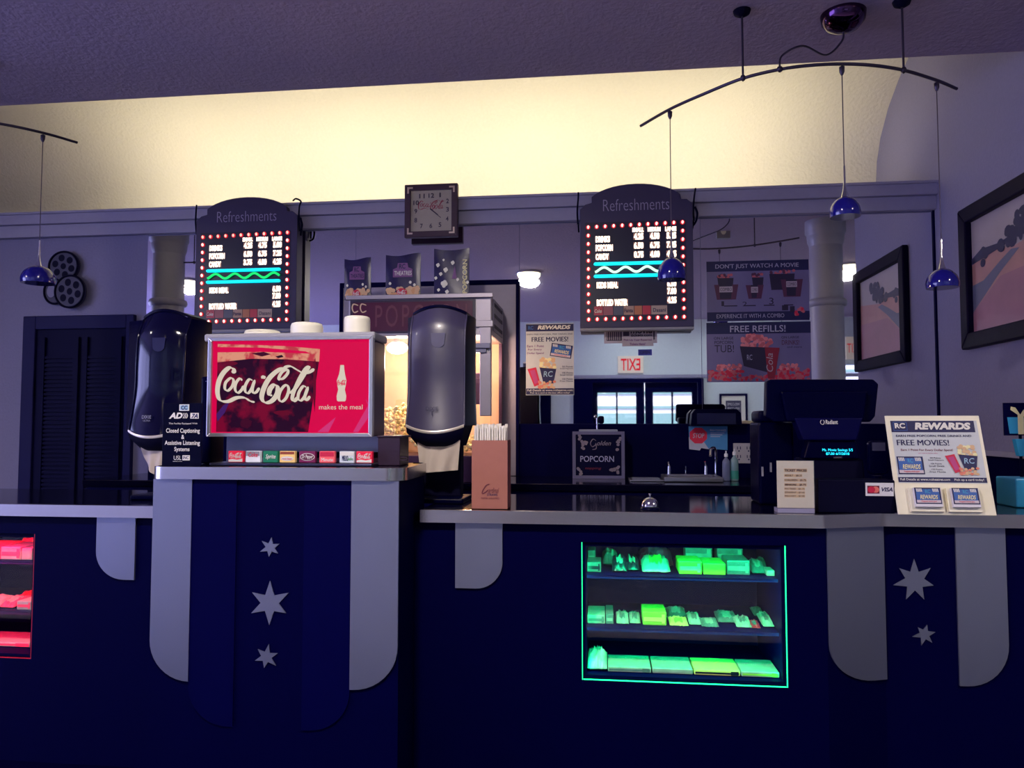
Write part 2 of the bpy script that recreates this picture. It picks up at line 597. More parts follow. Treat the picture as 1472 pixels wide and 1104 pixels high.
zp1, zp0 = vm(930, 564, YV).z, 0.95
for k, (a, b) in enumerate(((852, 926.5), (927.5, 1003))):
    xa, xb = vm(a, 580, YV).x, vm(b, 580, YV).x
    panes = ((859, 885.5), (888, 914.5)) if k == 0 else ((939, 965.5), (968, 995))
    mb = MB()
    xs = [xa] + [vm(q, 580, YV).x for pr in panes for q in pr] + [xb]
    for i in range(0, 6, 2):
        mb.box(xs[i], xs[i + 1], LOBBY - 0.08, LOBBY - 0.03, 0.02, dz, navy_m)
    for i in (1, 3):
        mb.box(xs[i], xs[i + 1], LOBBY - 0.08, LOBBY - 0.03, 0.02, zp0, navy_m)
        mb.box(xs[i], xs[i + 1], LOBBY - 0.08, LOBBY - 0.03, zp1, dz, navy_m)
    d = struct(mb, 'door_%d' % (k + 2))
    for i in (1, 3):
        MB().box(xs[i], xs[i + 1], LOBBY - 0.058, LOBBY - 0.052, zp0, zp1, glass_m).build('pane', d)
# outdoors beyond the doors
asph = M('pavement', (150, 155, 150), 0.9)
struct(MB().box(-16, 16, -22, LOBBY - 0.2, -0.2, -0.1, asph), 'floor_street')
fac = M('white_siding', (236, 236, 222), 0.8)
fac2 = M('grey_siding', (120, 156, 140), 0.8)
mb = MB().box(-16, 16, -14.4, -14, -0.1, 5, fac)
for z in (1.9, 2.35, 3.0):
    mb.box(-16, 16, -14.0, -13.94, z, z + 0.08, fac2)
mb.box(-16, 16, -14.0, -13.95, -0.1, 1.75, fac2)
struct(mb, 'wall_street')

# mirrors over the back counter
mirror_m = M('mirror_silver', (242, 243, 246), 0.015, metal=1.0, var=0.01)
zm0 = az(866, 609, YM)
zm1 = az(866, 319, YM)
seams = [ax(206, YM), ax(509, YM), ax(747, YM), ax(1010, YM), XR - 0.002]
mlab = ['tall frameless mirror panel behind the left lit menu board, reflecting the lobby',
        'frameless mirror panel behind the popcorn machine under the square clock',
        'frameless mirror panel behind the right lit menu board, reflecting the exit sign and doors',
        'frameless mirror panel beside the right wall, carrying the two wide posters']
for i in range(4):
    mb = MB().box(seams[i] + 0.0015, seams[i + 1] - 0.0015, YM, YB, zm0, zm1, mirror_m)
    tag(mb.build('wall_mirror', loc=((seams[i] + seams[i + 1]) / 2, YB, zm0)), mlab[i], 'mirror', 'mirror panels on the back wall')

# kitchen door left of the mirrors
dk = (40, 455, 184, 760)
P = plane(dk, YB)
z0 = 0
x0, x1 = P.p(52, 500).x, P.p(182, 500).x
zt_ = P.p(50, 474).z
door_m = M('dark_door', (5, 4, 50), 0.6, spec=0.1)
case_m = M('door_casing', (20, 18, 74), 0.6, spec=0.2)
d = struct(MB().box(x0, x1, YB - 0.02, YB, 0, zt_, door_m), 'door_1')
mb = MB()
for k in range(2):
    a = x0 + 0.04 + (x1 - x0 - 0.04) / 2 * k
    b = a + (x1 - x0 - 0.1) / 2
    for i in range(34):
        z = 0.9 + 0.03 * i
        mb.box(a + 0.04, b - 0.04, YB - 0.034, YB - 0.02, z, z + 0.018, door_m)
    for c in (a, b - 0.04):
        mb.box(c, c + 0.04, YB - 0.04, YB - 0.02, 0.05, zt_ - 0.06, door_m)
mb.build('louver_panel', d)
mb = MB()
mb.box(x0 - 0.10, x0, YB - 0.04, YB, 0, zt_ + 0.1, case_m, 0.006)
mb.box(x1, x1 + 0.06, YB - 0.04, YB, 0, zt_ + 0.1, case_m, 0.006)
mb.box(x0, x1, YB - 0.04, YB, zt_, zt_ + 0.1, case_m, 0.006)
mb.build('door_casing', d)

# lobby columns, seen in the mirrors
colm = M('column_paint', (150, 148, 166), 0.4)
for k, (px, yv, lab) in enumerate(((1190, 7.35, 'round pale column with a ring, reflected at the right end of the mirror'),
                                   (240, 6.95, 'round pale column reflected at the left end of the mirror beside the napkin dispenser'))):
    p = vm(px, 500, yv)
    r = 0.15
    t = thing('lobby_column', lab, 'column', (p.x, p.y, 0), 'lobby columns')
    zz = vm(px, 436, yv).z
    MB().lathe((p.x, p.y, 0), [(r * 1.25, 0), (r * 1.25, 0.18), (r * 1.05, 0.22), (r, 0.3), (r * 0.97, 3.06)], colm).build('shaft', t)
    MB().lathe((p.x, p.y, 0), [(r * 0.97, 3.06), (r * 1.06, 3.1), (r * 1.1, 3.15), (r * 1.1, 3.17), (r * 1.2, 3.19), (r * 1.2, ZC)], colm).build('capital', t)
    MB().lathe((p.x, p.y, zz), [(r, -0.035), (r * 1.12, -0.028), (r * 1.18, 0), (r * 1.12, 0.028), (r, 0.035)], colm).build('ring', t)

# ceiling lamps of the lobby; the last three are added fill lamps
bowl_m = M('lamp_bowl', (255, 238, 190), 0.4, emit=5.0)
for (x, y), lab in zip(DOWNLIGHTS + DOOR_FILLS, ('lit ceiling bowl lamp reflected at the left end of the mirror',
                                    'lit ceiling bowl lamp reflected beside the popcorn machine',
                                    'lit ceiling bowl lamp reflected behind the right column',
                                    'added fill lamp by the lobby doors, hidden behind the popcorn machine',
                                    'added fill lamp by the lobby doors, hidden behind the right menu board',
                                    'added fill lamp by the lobby doors, hidden behind the wide posters')):
    t = thing('ceiling_lamp', lab, 'lamp', (x, y, ZC), 'lobby ceiling lamps')
    MB().lathe((x, y, ZC), [(0.0, -0.12), (0.06, -0.115), (0.11, -0.09), (0.14, -0.05), (0.145, -0.02)], bowl_m).build('bowl', t)
    MB().lathe((x, y, ZC), [(0.16, -0.03), (0.165, -0.015), (0.15, -0.001)], chrome_m).build('rim', t)
# exit sign over the doors, facing the counter
def rplane(px, yv, src):
    a, b = vm(px[0], px[1], yv), vm(px[2], px[3], yv)
    # read from the lobby: its right-hand side is the mirror's left-hand side
    return PL((b.x, 2 * YM - yv, a.z), ((a.x - b.x) / (src[2] - src[0]), 0, 0), (0, 0, (b.z - a.z) / (src[3] - src[1])), (src[0], src[1]))
P = rplane((888, 512, 925, 536), YV - 0.06, (0, 0, 100, 60))
es_m = M('exit_box', (225, 210, 190), 0.5, emit=0.15)
exit_m = M('exit_red', (215, 6, 36), 0.6, emit=0.35, spec=0.1)
t = thing('exit_sign', 'white exit sign with red letters, reversed in the mirror above the doors', 'sign', P.p(50, 60, -0.05))
mb = MB()
P.box(mb, 0, 0, 100, 60, es_m, 0, -0.06, 0.004)
P.text(mb, 'EXIT', 12, 9, 88, 51, exit_m, bold=0.015)
mb.build('sign_box', t)
P = rplane((1216, 484, 1240, 516), YV - 0.06, (0, 0, 100, 130))
t = thing('exit_sign', 'second exit sign half hidden right of the reflected column', 'sign', P.p(50, 130, -0.05))
mb = MB()
P.box(mb, 0, 0, 100, 130, es_m, 0, -0.06, 0.004)
P.text(mb, 'EXIT', 6, 40, 94, 92, exit_m)
mb.build('sign_box', t)
# emergency light box and cable under the lobby ceiling
P = rplane((1030, 324, 1050, 342), 7.6, (0, 0, 20, 18))
t = thing('emergency_light', 'small grey emergency light reflected right of the lit menu board', 'light', P.p(10, 18, -0.05))
mb = MB()
P.box(mb, 0, 0, 20, 18, grey_m, 0, -0.06, 0.004)
mb.build('housing', t)
mb = MB()
P.ell(mb, 10, 8, 4, 5, cream_m, 0.002)
mb.build('lens', t)
c0 = P.p(10, 0, -0.03)
mb = MB()
mb.cyl(c0, (c0.x, c0.y, ZC), 0.012, grey_m)
mb.build('stem', t)
# framed notice on the lobby wall
P = rplane((1034, 566, 1075, 616), YV - 0.02, (0, 0, 40, 50))
t = thing('framed_notice', 'black framed notice with a white mat, reflected under the wide posters', 'picture', P.p(20, 50))
mb = MB()
P.frame(mb, 0, 0, 40, 50, 3, navy_m, 0.02, 0)
mb.build('frame', t)
mb = MB()
P.rect(mb, 3, 3, 37, 47, cream_m, 0.005)
P.rect(mb, 9, 10, 31, 40, dgrey_m, 0.006)
for k in range(4):
    P.text(mb, 'WELCOME', 11, 13 + 6.5 * k, 29, 17 + 6.5 * k, white_m, 0.0068)
mb.build('print', t)
P = rplane((752, 520, 766, 640), YV - 0.3, (0, 0, 20, 100))
t = thing('lobby_kiosk', 'tall white lobby ticket kiosk reflected beside the popcorn machine', 'kiosk', (P.p(10, 0).x, P.p(10, 0).y, 0))
a, b = P.p(20, 0), P.p(0, 0)
mb = MB().box(a.x, b.x, a.y - 0.2, a.y, 0, a.z, es_m, 0.01)
mb.build('cabinet', t)
mb = MB()
P.rect(mb, 0, 1, 20, 72, es_m, 0.001)
P.rect(mb, 0, 2, 20, 8, dgrey_m, 0.002)
P.rect(mb, 2, 10, 18, 26, cream_m, 0.002)
P.rect(mb, 5, 14, 15, 17, red_m, 0.003)
P.rect(mb, 0, 44, 20, 52, dgrey_m, 0.002)
P.rect(mb, 6, 56, 14, 68, navy_m, 0.002)
mb.build('front_panel', t)
xa, xb = vm(768, 580, YV).x, vm(792, 580, YV).x
struct(MB().box(xa, xb, LOBBY, LOBBY + 0.03, 0, dz + 0.05, navy_m), 'door_4')
# film reel ornament on the wall over the kitchen door
reel_m = M('reel_metal', (32, 28, 68), 0.5, var=0.15)
reel2_m = M('reel_shadow', (4, 3, 40), 0.6, spec=0.1)  # darker tone for the reel rims and holes
P = plane((60, 355, 135, 450), YB - 0.005)
t = thing('film_reel_ornament', 'dark film reel wall ornament above the kitchen door left of the mirror', 'ornament', P.p(100, 450))
def reel(cx, cy, rx, ry, off, holes=True):
    mb = MB()
    n = 36
    pts = [(cx + rx * math.cos(2 * PI * i / n), cy + ry * math.sin(2 * PI * i / n)) for i in range(n)]
    P.slab(mb, pts, reel_m, off + 0.02, off, 0.003)
    ring = []
    for i in range(n + 1):
        a = 2 * PI * i / n
        ring.append(P.p(cx + rx * 0.94 * math.cos(a), cy + ry * 0.94 * math.sin(a), off + 0.022))
    mb.tube(ring, 0.008, reel2_m, 6)
    if holes:
        for i in range(6):
            a = 2 * PI * i / 6 + 0.3
            P.ell(mb, cx + rx * 0.55 * math.cos(a), cy + ry * 0.55 * math.sin(a), rx * 0.2, ry * 0.22, reel2_m, off + 0.021)
        P.ell(mb, cx, cy, rx * 0.18, ry * 0.2, reel2_m, off + 0.021)
    return mb
reel(95, 384, 22, 22, 0.012).build('reel', t)
reel(108, 421, 22, 24, 0.034).build('reel', t)
mb = reel(82, 419, 16, 19, 0.0, False)
P.ell(mb, 77, 419, 6, 9, wall_m, 0.022)
mb.build('reel', t)
# ================================================================== COUNTERS
ZT, ZE = 1.07, 1.022      # counter top, bottom of its metal edge
YC = 3.02                 # counter front
BACK = 3.72
def outline_panel(P, x0, x1, y0, y1, r, corner):
    """steel sheet hanging from the edge, one lower corner rounded"""
    pts = [(x0, y0), (x1, y0)]
    k = 10
    if corner == 'R':
        pts += [(x1 - r + r * math.cos(PI / 2 * i / k), y1 - r + r * math.sin(PI / 2 * i / k)) for i in range(k + 1)]
        pts += [(x0, y1)]
    else:
        pts += [(x1, y1)]
        pts += [(x0 + r - r * math.sin(PI / 2 * i / k), y1 - r + r * math.cos(PI / 2 * i / k)) for i in range(k + 1)]
    return pts

def edge_band(mb, path, h0, h1, m, out=0.0, thick=0.012):
    """band of metal along a plan path"""
    vs, fs = [], []
    n = len(path)
    o_ = 0.002
    src, path = path, []
    for i, q in enumerate(src):
        a, b = Vector(src[max(i - 1, 0)]), Vector(src[min(i + 1, n - 1)])
        d = (b - a).normalized()
        path.append((q[0] + d.y * o_, q[1] - d.x * o_))
    for q in path:
        vs += [(q[0], q[1], h0), (q[0], q[1], h1)]
    for i in range(n - 1):
        fs.append([2 * i, 2 * i + 2, 2 * i + 3, 2 * i + 1])
    mb.add(vs, fs, m, True)
    mb.add([v for v in vs], [], m)
    # rounded lip over the top
    inner = []
    for i, q in enumerate(path):
        a, b = Vector(path[max(i - 1, 0)]), Vector(path[min(i + 1, n - 1)])
        d = (b - a).normalized()
        inner.append((q[0] - d.y * thick, q[1] + d.x * thick))
    vs = []
    for q, s_ in zip(path, inner):
        vs += [(q[0], q[1], h1), (s_[0], s_[1], h1 + 0.0015)]
    return mb.add(vs, fs, m)

def arc(cx, cy, r, a0, a1, n=10):
    return [(cx + r * math.cos(math.radians(a0 + (a1 - a0) * i / n)), cy + r * math.sin(math.radians(a0 + (a1 - a0) * i / n))) for i in range(n + 1)]

def plate(mb, path, z0, z1, m):
    return mb.prism([(x, y, z0) for x, y in path], (0, 0, z1 - z0), m)

# ---- raised island with the soda fountain
YI = 2.79
xi0, xi1 = ax(219, YI, 800), ax(573.5, YI, 800)
ZI1 = az(400, 672.5, YI - 0.02)
ZI0 = az(400, 690, YI - 0.02)
isl = thing('serving_island', 'raised counter island with two steel panels and three stars, carrying the soda fountain', 'counter', ((xi0 + xi1) / 2, YI + 0.2, 0))
MB().box(xi0, xi1, YI, 3.19, 0, ZI0, navy_m).build('body', isl)
ex0, ex1 = xi0 - 0.012, xi1 + 0.02
ey = YI - 0.02
path = [(ex0, 3.19)] + arc(ex0 + 0.06, ey + 0.06, 0.06, 180, 270) + arc(ex1 - 0.07, ey + 0.07, 0.07, 270, 360) + [(ex1, 3.10)] + arc(ex1 - 0.07, 3.12, 0.07, 0, 90)
mb = MB()
plate(mb, path, ZI0 + 0.001, ZI1, top_m)
mb.build('worktop', isl)
mb = MB()
edge_band(mb, path, ZI0, ZI1 + 0.001, edge_m)
mb.build('metal_edge', isl)
P = plane((219, 690, 573, 990), YI)
def panel(P, name, parent, x0, x1, y0, y1, r, c, m, th):
    mb = MB()
    P.slab(mb, outline_panel(P, x0, x1, y0, y1, r, c), m, th, 0.0)
    return mb.build(name, parent)
panel(P, 'steel_panel', isl, 219, 276.5, 690, 984, 58, 'L', steel_m, 0.009)
panel(P, 'steel_panel', isl, 507, 573, 690, 986, 62, 'R', steel_m, 0.009)
panel(P, 'blue_panel', isl, 276.5, 342, 690, 1046, 56, 'L', navy2_m, 0.006)
panel(P, 'blue_panel', isl, 440, 507, 690, 1046, 56, 'R', navy2_m, 0.006)
for (cx, cy, R, r, n, rot, j) in ((391.5, 788, 15, 6.5, 6, 0.12, 0.12), (392, 868, 30, 13, 6, 0.0, 0.1), (388.5, 945, 18, 7.5, 6, 0.18, 0.12)):
    mb = MB()
    P.star(mb, cx, cy, R, r, n, steel_m, 0.004, 0.0, rot, j)
    mb.build('star', isl)

def counter(name, label, x0, x1, open_px, side):
    """low counter with a window for its candy case"""
    a = [at(open_px[0], (open_px[1] + open_px[3]) / 2, YC).x, at(open_px[2], (open_px[1] + open_px[3]) / 2, YC).x]
    mx = (open_px[0] + open_px[2]) / 2
    zt, zb = at(mx, open_px[1], YC).z, at(mx, open_px[3], YC).z
    t = thing(name, label, 'counter', ((x0 + x1) / 2, YC + 0.3, 0))
    return t, a[0], a[1], zb, zt

def case_shell(x0, x1, z0, z1, name, label, led, ecol, shelves, prot=0.5):
    t = thing(name, label, 'display case', ((x0 + x1) / 2, YC + 0.25, z0))
    mb = MB()
    e = 0.004
    y0, y1 = YC + 0.012, YC + prot
    mb.box(x0 + e, x1 - e, y1 - 0.01, y1, z0 + e, z1 - e, navy_m)
    mb.box(x0 + e, x0 + 0.016, y0, y1 - 0.01, z0 + e, z1 - e, navy_m)
    mb.box(x1 - 0.016, x1 - e, y0, y1 - 0.01, z0 + e, z1 - e, navy_m)
    mb.box(x0 + 0.016, x1 - 0.016, y0, y1 - 0.01, z1 - 0.016, z1 - e, navy_m)
    mb.box(x0 + 0.016, x1 - 0.016, y0, y1 - 0.01, z0 + e, z0 + 0.016, navy_m)
    mb.build('cabinet', t)
    for zs in shelves:
        MB().box(x0 + 0.02, x1 - 0.02, YC + 0.05, y1 - 0.015, zs - 0.012, zs, navy2_m).build('shelf', t)
    # lit strips round the opening
    lm = M(name + '_' + led + '_light', ecol, 0.5, emit=2.0)
    for nm, b in (('light_strip', (x0 + 0.001, x0 + 0.0038, z0, z1)), ('light_strip', (x1 - 0.0038, x1 - 0.001, z0, z1)), ('light_strip', (x0 + 0.006, x1 - 0.006, z0, z0 + 0.0025))):
        MB().box(b[0], b[1], YC + 0.001, YC + 0.008, b[2], b[3], lm).build(nm, t)
    MB().box(x0 + 0.008, x1 - 0.008, YC + 0.018, YC + 0.021, z0 + 0.006, z1 - 0.002, glass('case_glass', (1, 1, 1), 0.025)).build('glass_pane', t)
    return t

# ---- left counter with the red case (mostly outside the frame)
xl0 = -3.95
t, a0, a1, zb, zt = counter('snack_counter', 'low dark counter with a red-lit candy case, left of the island', xl0, xi0, (-130, 766, 47.5, 944), 0)
mb = MB()
mb.box(xl0, a0, YC, BACK, 0, ZE, navy_m)
mb.box(a1, xi0 - 0.001, YC, BACK, 0, ZE, navy_m)
mb.box(a0, a1, YC, BACK, 0, zb, navy_m)
mb.box(a0, a1, YC, BACK, zt, ZE, navy_m)
mb.build('body', t)
path = [(xl0, YC - 0.03), (xi0 - 0.013, YC - 0.03), (xi0 - 0.013, BACK), (xl0, BACK)]
plate(MB(), path, ZE + 0.001, ZT, top_m).build('worktop', t)
mb = MB()
edge_band(mb, path[:2], ZE, ZT + 0.001, edge_m)
mb.build('metal_edge', t)
P = plane((140, 745, 195, 832), YC)
panel(P, 'steel_panel', t, 140, 195.5, 740, 832.5, 40, 'L', steel_m, 0.009)
RED = (a0, a1, zb, zt)

# ---- right counter with the green case
xr1 = 1.82
t, a0, a1, zb, zt = counter('snack_counter', 'low dark counter with a green-lit candy case, right of the island', xi1, xr1, (836, 782, 1131.5, 983), 0)
GREEN = (a0, a1, zb, zt)
xk0, xk1 = ax(1186, YC, 760), ax(1268, YC + 0.09, 760)
mb = MB()
mb.box(xi1 + 0.001, a0, YC, BACK, 0, ZE, navy_m)
mb.box(a0, a1, YC, BACK, 0, zb, navy_m)
mb.box(a0, a1, YC, BACK, zt, ZE, navy_m)
mb.prism([(a1, YC, 0), (xk0, YC, 0), (xk1, YC + 0.09, 0), (xr1, YC + 0.09, 0), (xr1, BACK, 0), (a1, BACK, 0)], (0, 0, ZE), navy_m)
mb.build('body', t)
ye = YC - 0.03
path = [(xi1 + 0.03, ye), (xk0 - 0.03, ye)] + arc(xk0 - 0.02, ye + 0.03, 0.03, 270, 300, 5) + [(xk1 - 0.025, ye + 0.082), (xk1 - 0.01, ye + 0.088), (xk1 + 0.01, ye + 0.09), (xr1, ye + 0.09)]
plate(MB(), path + [(xr1, BACK), (xi1 + 0.03, BACK)], ZE + 0.001, ZT, top_m).build('worktop', t)
mb = MB()
edge_band(mb, path, ZE, ZT + 0.001, edge_m)
mb.build('metal_edge', t)
P = plane((658, 752, 722, 845), YC)
panel(P, 'steel_panel', t, 655, 722.5, 748, 845.5, 38, 'R', steel_m, 0.009)
# chamfered pier: panel on the slanting face, then stars, then a second panel
A, B = Vector((xk0 + 0.004, YC + 0.003, ZE)), Vector((xk1, YC + 0.0895, ZE))
zlow = az(1236, 979, YC + 0.05)
du = (B - A) / 72.0
Pc = PL(A, du, (0, 0, (zlow - ZE) / 222.0), (1198, 757))
panel(Pc, 'steel_panel', t, 1198, 1270, 757, 979, 56, 'L', steel_m, 0.008)
P = plane((1272, 757, 1447, 985), YC + 0.09)
panel(P, 'steel_panel', t, 1376, 1447, 753, 984.5, 60, 'R', steel_m, 0.008)
for (cx, cy, R, r, n, rot, j) in ((1316, 836, 30, 14, 7, 0.0, 0.16), (1328, 913, 16, 7, 6, 0.3, 0.15)):
    mb = MB()
    P.star(mb, cx, cy, R, r, n, steel_m, 0.004, 0.0, rot, j)
    mb.build('star', t)

# ---- candy in the cases
def carton(mb, x0, x1, y0, y1, z0, z1, m, m2):
    mb.box(x0, x1, y0, y1, z0, z1, m, 0.003)
    h = z1 - z0
    mb.add([(x0 + 0.004, y0 - LAY, z0 + h * 0.3), (x1 - 0.004, y0 - LAY, z0 + h * 0.3), (x1 - 0.004, y0 - LAY, z0 + h * 0.62), (x0 + 0.004, y0 - LAY, z0 + h * 0.62)], [[0, 1, 2, 3]], m2)
    mb.add([(x1 - (x1 - x0) * .2, y0 - 2 * LAY, z0 + h * 0.15), (x1 - 0.006, y0 - 2 * LAY, z0 + h * 0.15), (x1 - 0.006, y0 - 2 * LAY, z0 + h * 0.85), (x1 - (x1 - x0) * .2, y0 - 2 * LAY, z0 + h * 0.85)], [[0, 1, 2, 3]], m2)
    return mb

def pouch(mb, x0, x1, y0, y1, z0, z1, m, m2, seed):
    """crumpled pillow bag lying on the shelf"""
    rnd = random.Random(seed)
    off = Vector((rnd.random() * 50, rnd.random() * 50, 0))
    nx, ny = 18, 10
    top, bot = [], []
    for j in range(ny + 1):
        rt, rb = [], []
        for i in range(nx + 1):
            u, v = i / nx, j / ny
            e = (max(0, 1 - abs(2 * u - 1) ** 4) * max(0, 1 - abs(2 * v - 1) ** 3)) ** 0.6
            n1 = noise.noise(Vector((u * 5, v * 4, 0)) + off)
            n2 = noise.noise(Vector((u * 13, v * 9, 3)) + off)
            x = x0 + (x1 - x0) * u
            y = y0 + (y1 - y0) * v
            zc = z0 + (z1 - z0) * (0.12 + 0.75 * v * 0.5)
            hh = (z1 - z0) * 0.55
            rt.append(Vector((x, y, min(z1, zc + e * hh * (0.8 + 0.5 * n1 + 0.3 * n2) + 0.006 * n2))))
            rb.append(Vector((x, y, max(z0, zc - e * hh * 0.5))))
        top.append(rt)
        bot.append(rb)
    k = len(mb.f)
    mb.sheet(top, m)
    mi2 = mb.mat(m2)
    for j in range(ny):
        for i in range(nx):
            if 0.3 < (i + 0.5) / nx < 0.72 and 0.2 < (j + .5) / ny < 0.7:
                mb.mi[k + j * nx + i] = mi2
    mb.sheet(bot, m)
    rim = [top[0], bot[0]]
    mb.sheet(rim, m)
    mb.sheet([top[-1], bot[-1]], m)
    mb.sheet([[r[0] for r in top], [r[0] for r in bot]], m)
    mb.sheet([[r[-1] for r in top], [r[-1] for r in bot]], m)
    return mb

lite = M('candy_white', (156, 164, 158), 0.35, var=0.35, scale=40)
mid = M('candy_grey', (96, 112, 116), 0.3, var=0.5, scale=45)
dark = M('candy_dark', (24, 30, 50), 0.25)
lime = M('candy_lime', (150, 210, 70), 0.35, var=0.2, scale=30)
yel = M('candy_yellow', (230, 210, 120), 0.35)
cred = M('candy_red', (220, 30, 60), 0.35)
cpink = M('candy_pink', (235, 70, 110), 0.35)

def stock(items, z_of, Y0, group, lims):
    for k, (kind, x0p, y0p, x1p, y1p, dy, dep, m, m2, lab) in enumerate(items):
        Yf = Y0 + dy
        mx, my = (x0p + x1p) / 2, (y0p + y1p) / 2
        x0, x1 = max(lims[0] + 0.02, ax(x0p, Yf, my)), min(lims[1] - 0.02, ax(x1p, Yf, my))
        z0 = z_of(my)
        zb_ = z0 + 0.0008
        h = min(max(0.02, az(mx, y0p, Yf) - zb_), lims[3] - 0.022 - zb_)
        if kind[-1] in '123':      # stands on something
            zb_ += float(kind[-1]) * 0.034 + 0.001 * float(kind[-1])
        mb = MB()
        if kind.startswith('carton'):
            carton(mb, x0, x1, Yf, Yf + dep, zb_, zb_ + h, m, m2)
            nm = 'candy_carton'
        else:
            pouch(mb, x0, x1, Yf, Yf + dep, zb_, zb_ + h, m, m2, k + int(x0p))
            nm = 'candy_pouch'
        o = mb.build(nm, loc=((x0 + x1) / 2, Yf + dep / 2, zb_))
        tag(o, lab, 'candy', group)

x0, x1, z0, z1 = GREEN
zs1 = az(985, 829, YC + 0.06)
zs2 = az(985, 905, YC + 0.06)
case_shell(x0, x1, z0, z1, 'display_case', 'candy display case lit bright green, set in the right counter', 'green', (30, 255, 150), (zs1, zs2))
zfl = z0 + 0.017
def zg(y):
    return zs1 if y < 838 else zs2 if y < 912 else zfl
GY = YC + 0.105
stock([
 ('carton', 841, 808, 864, 826, 0, .12, mid, dark, 'dark green carton at the left end of the top shelf, green case'),
 ('carton', 842, 791, 856, 826, .16, .1, mid, lite, 'pale carton at the back left of the top shelf, green case'),
 ('pouch', 866, 789, 888, 826, .15, .1, mid, lite, 'grey packet leaning at the back of the top shelf beside black pouch, green case'),
 ('pouch', 880, 800, 902, 826, 0, .1, dark, lite, 'black glossy pouch on the top shelf, left one of two, green case'),
 ('pouch', 899, 799, 919, 827, .03, .1, dark, lite, 'black glossy pouch on the top shelf, right one of two, green case'),
 ('pouch', 920, 786, 968, 826, .14, .13, cred, cpink, 'big red pouch behind the crumpled green pouch, top shelf of green case'),
 ('pouch', 923, 800, 964, 828, 0, .12, lite, lime, 'crumpled bright green pouch in front of the red pouch, top shelf'),
 ('carton', 985, 785, 1024, 828, .2, .08, mid, lite, 'tall grey carton at the back of the top shelf behind green tubs, green case'),
 ('carton', 1031, 786, 1068, 828, .2, .08, mid, lite, 'tall grey carton at the back of the top shelf toward the right, green case'),
 ('carton', 976, 807, 1009, 829, 0, .14, lime, lite, 'bright lime carton in the middle of the top shelf, left of a pair'),
 ('carton', 1011, 810, 1043, 830, 0, .14, lime, lime, 'bright lime carton in the middle of the top shelf, right of a pair'),
 ('carton', 1045, 806, 1078, 830, .01, .14, mid, lite, 'darker green carton on the top shelf between lime cartons and white box'),
 ('pouch', 1081, 806, 1101, 831, .03, .12, mid, lite, 'small green pouch beside the white box, top shelf right end'),
 ('carton', 1102, 820, 1116, 832, 0, .08, lite, lite, 'small bright white box at the right end of the top shelf'),
 ('pouch', 1095, 803, 1118, 831, .14, .1, mid, mid, 'dull green pouch slumped at the back right of the top shelf'),
 ('carton', 839, 884, 870, 904, 0, .16, lite, mid, 'striped pale green carton at the left end of the middle shelf'),
 ('carton', 871, 883, 882, 904, 0, .16, mid, lite, 'narrow slatted carton beside the striped one, middle shelf'),
 ('pouch', 886, 884, 904, 905, 0, .12, lite, mid, 'small wrapped candy pack on the middle shelf, left of two'),
 ('pouch', 905, 885, 921, 905, .01, .12, lite, mid, 'small wrapped candy pack on the middle shelf, right of two'),
 ('carton', 924, 880, 958, 906, 0, .14, lime, yel, 'square lime green carton on the middle shelf'),
 ('pouch', 958, 876, 987, 906, .13, .1, mid, lite, 'green pouch leaning behind the yellow-green pack, middle shelf'),
 ('pouch', 963, 893, 990, 907, 0, .1, yel, lime, 'low yellowish pack in front of a leaning pouch, middle shelf'),
 ('pouch', 991, 886, 1008, 908, .02, .12, lite, mid, 'crinkled green bag right of the yellowish pack, middle shelf'),
 ('pouch', 1009, 896, 1034, 909, 0, .1, mid, lite, 'low crinkled bag in the middle of the middle shelf'),
 ('pouch', 1032, 884, 1062, 909, .07, .12, mid, lite, 'dark green crumpled bag on the middle shelf under the lime cartons'),
 ('pouch', 1059, 890, 1081, 910, 0, .1, lite, mid, 'bright crumpled bag on the middle shelf beside dark green bag'),
 ('pouch', 1079, 900, 1094, 911, 0, .08, cred, mid, 'small reddish pack low on the middle shelf'),
 ('pouch', 1084, 878, 1118, 909, .2, .1, mid, mid, 'dim green pouch at the back right of the middle shelf'),
 ('pouch', 1097, 888, 1128, 911, .02, .14, lite, mid, 'large green pouch at the right end of the middle shelf'),
 ('pouch', 838, 934, 873, 976, -.05, .12, lite, lite, 'big bright bag standing at the bottom left of the green case'),
 ('carton', 874, 962, 936, 978, -.05, .16, lite, mid, 'flat green box at the bottom, beside the big bright bag'),
 ('carton', 938, 963, 996, 980, -.05, .16, lite, lite, 'flat pale mint box in the middle of the bottom shelf'),
 ('carton', 998, 966, 1064, 982, -.05, .16, yel, dark, 'flat yellowish box with printed lines on the bottom shelf'),
 ('carton', 1066, 968, 1126, 984, -.05, .16, lite, lime, 'flat bright green box at the bottom right of the green case'),
], zg, GY, 'candy in the green display case', GREEN)
# green light strips shine on the candy from the front edges of the shelves
for zz in (z1 - 0.02, zs1 - 0.02, zs2 - 0.02):
    lamp('green_shelf_light', 'AREA', ((x0 + x1) / 2, YC + 0.035, zz), 2.8, (0.0, 1.0, 0.36), (math.radians(50), 0, 0), shape='RECTANGLE', size=x1 - x0 - 0.1, size_y=0.012)

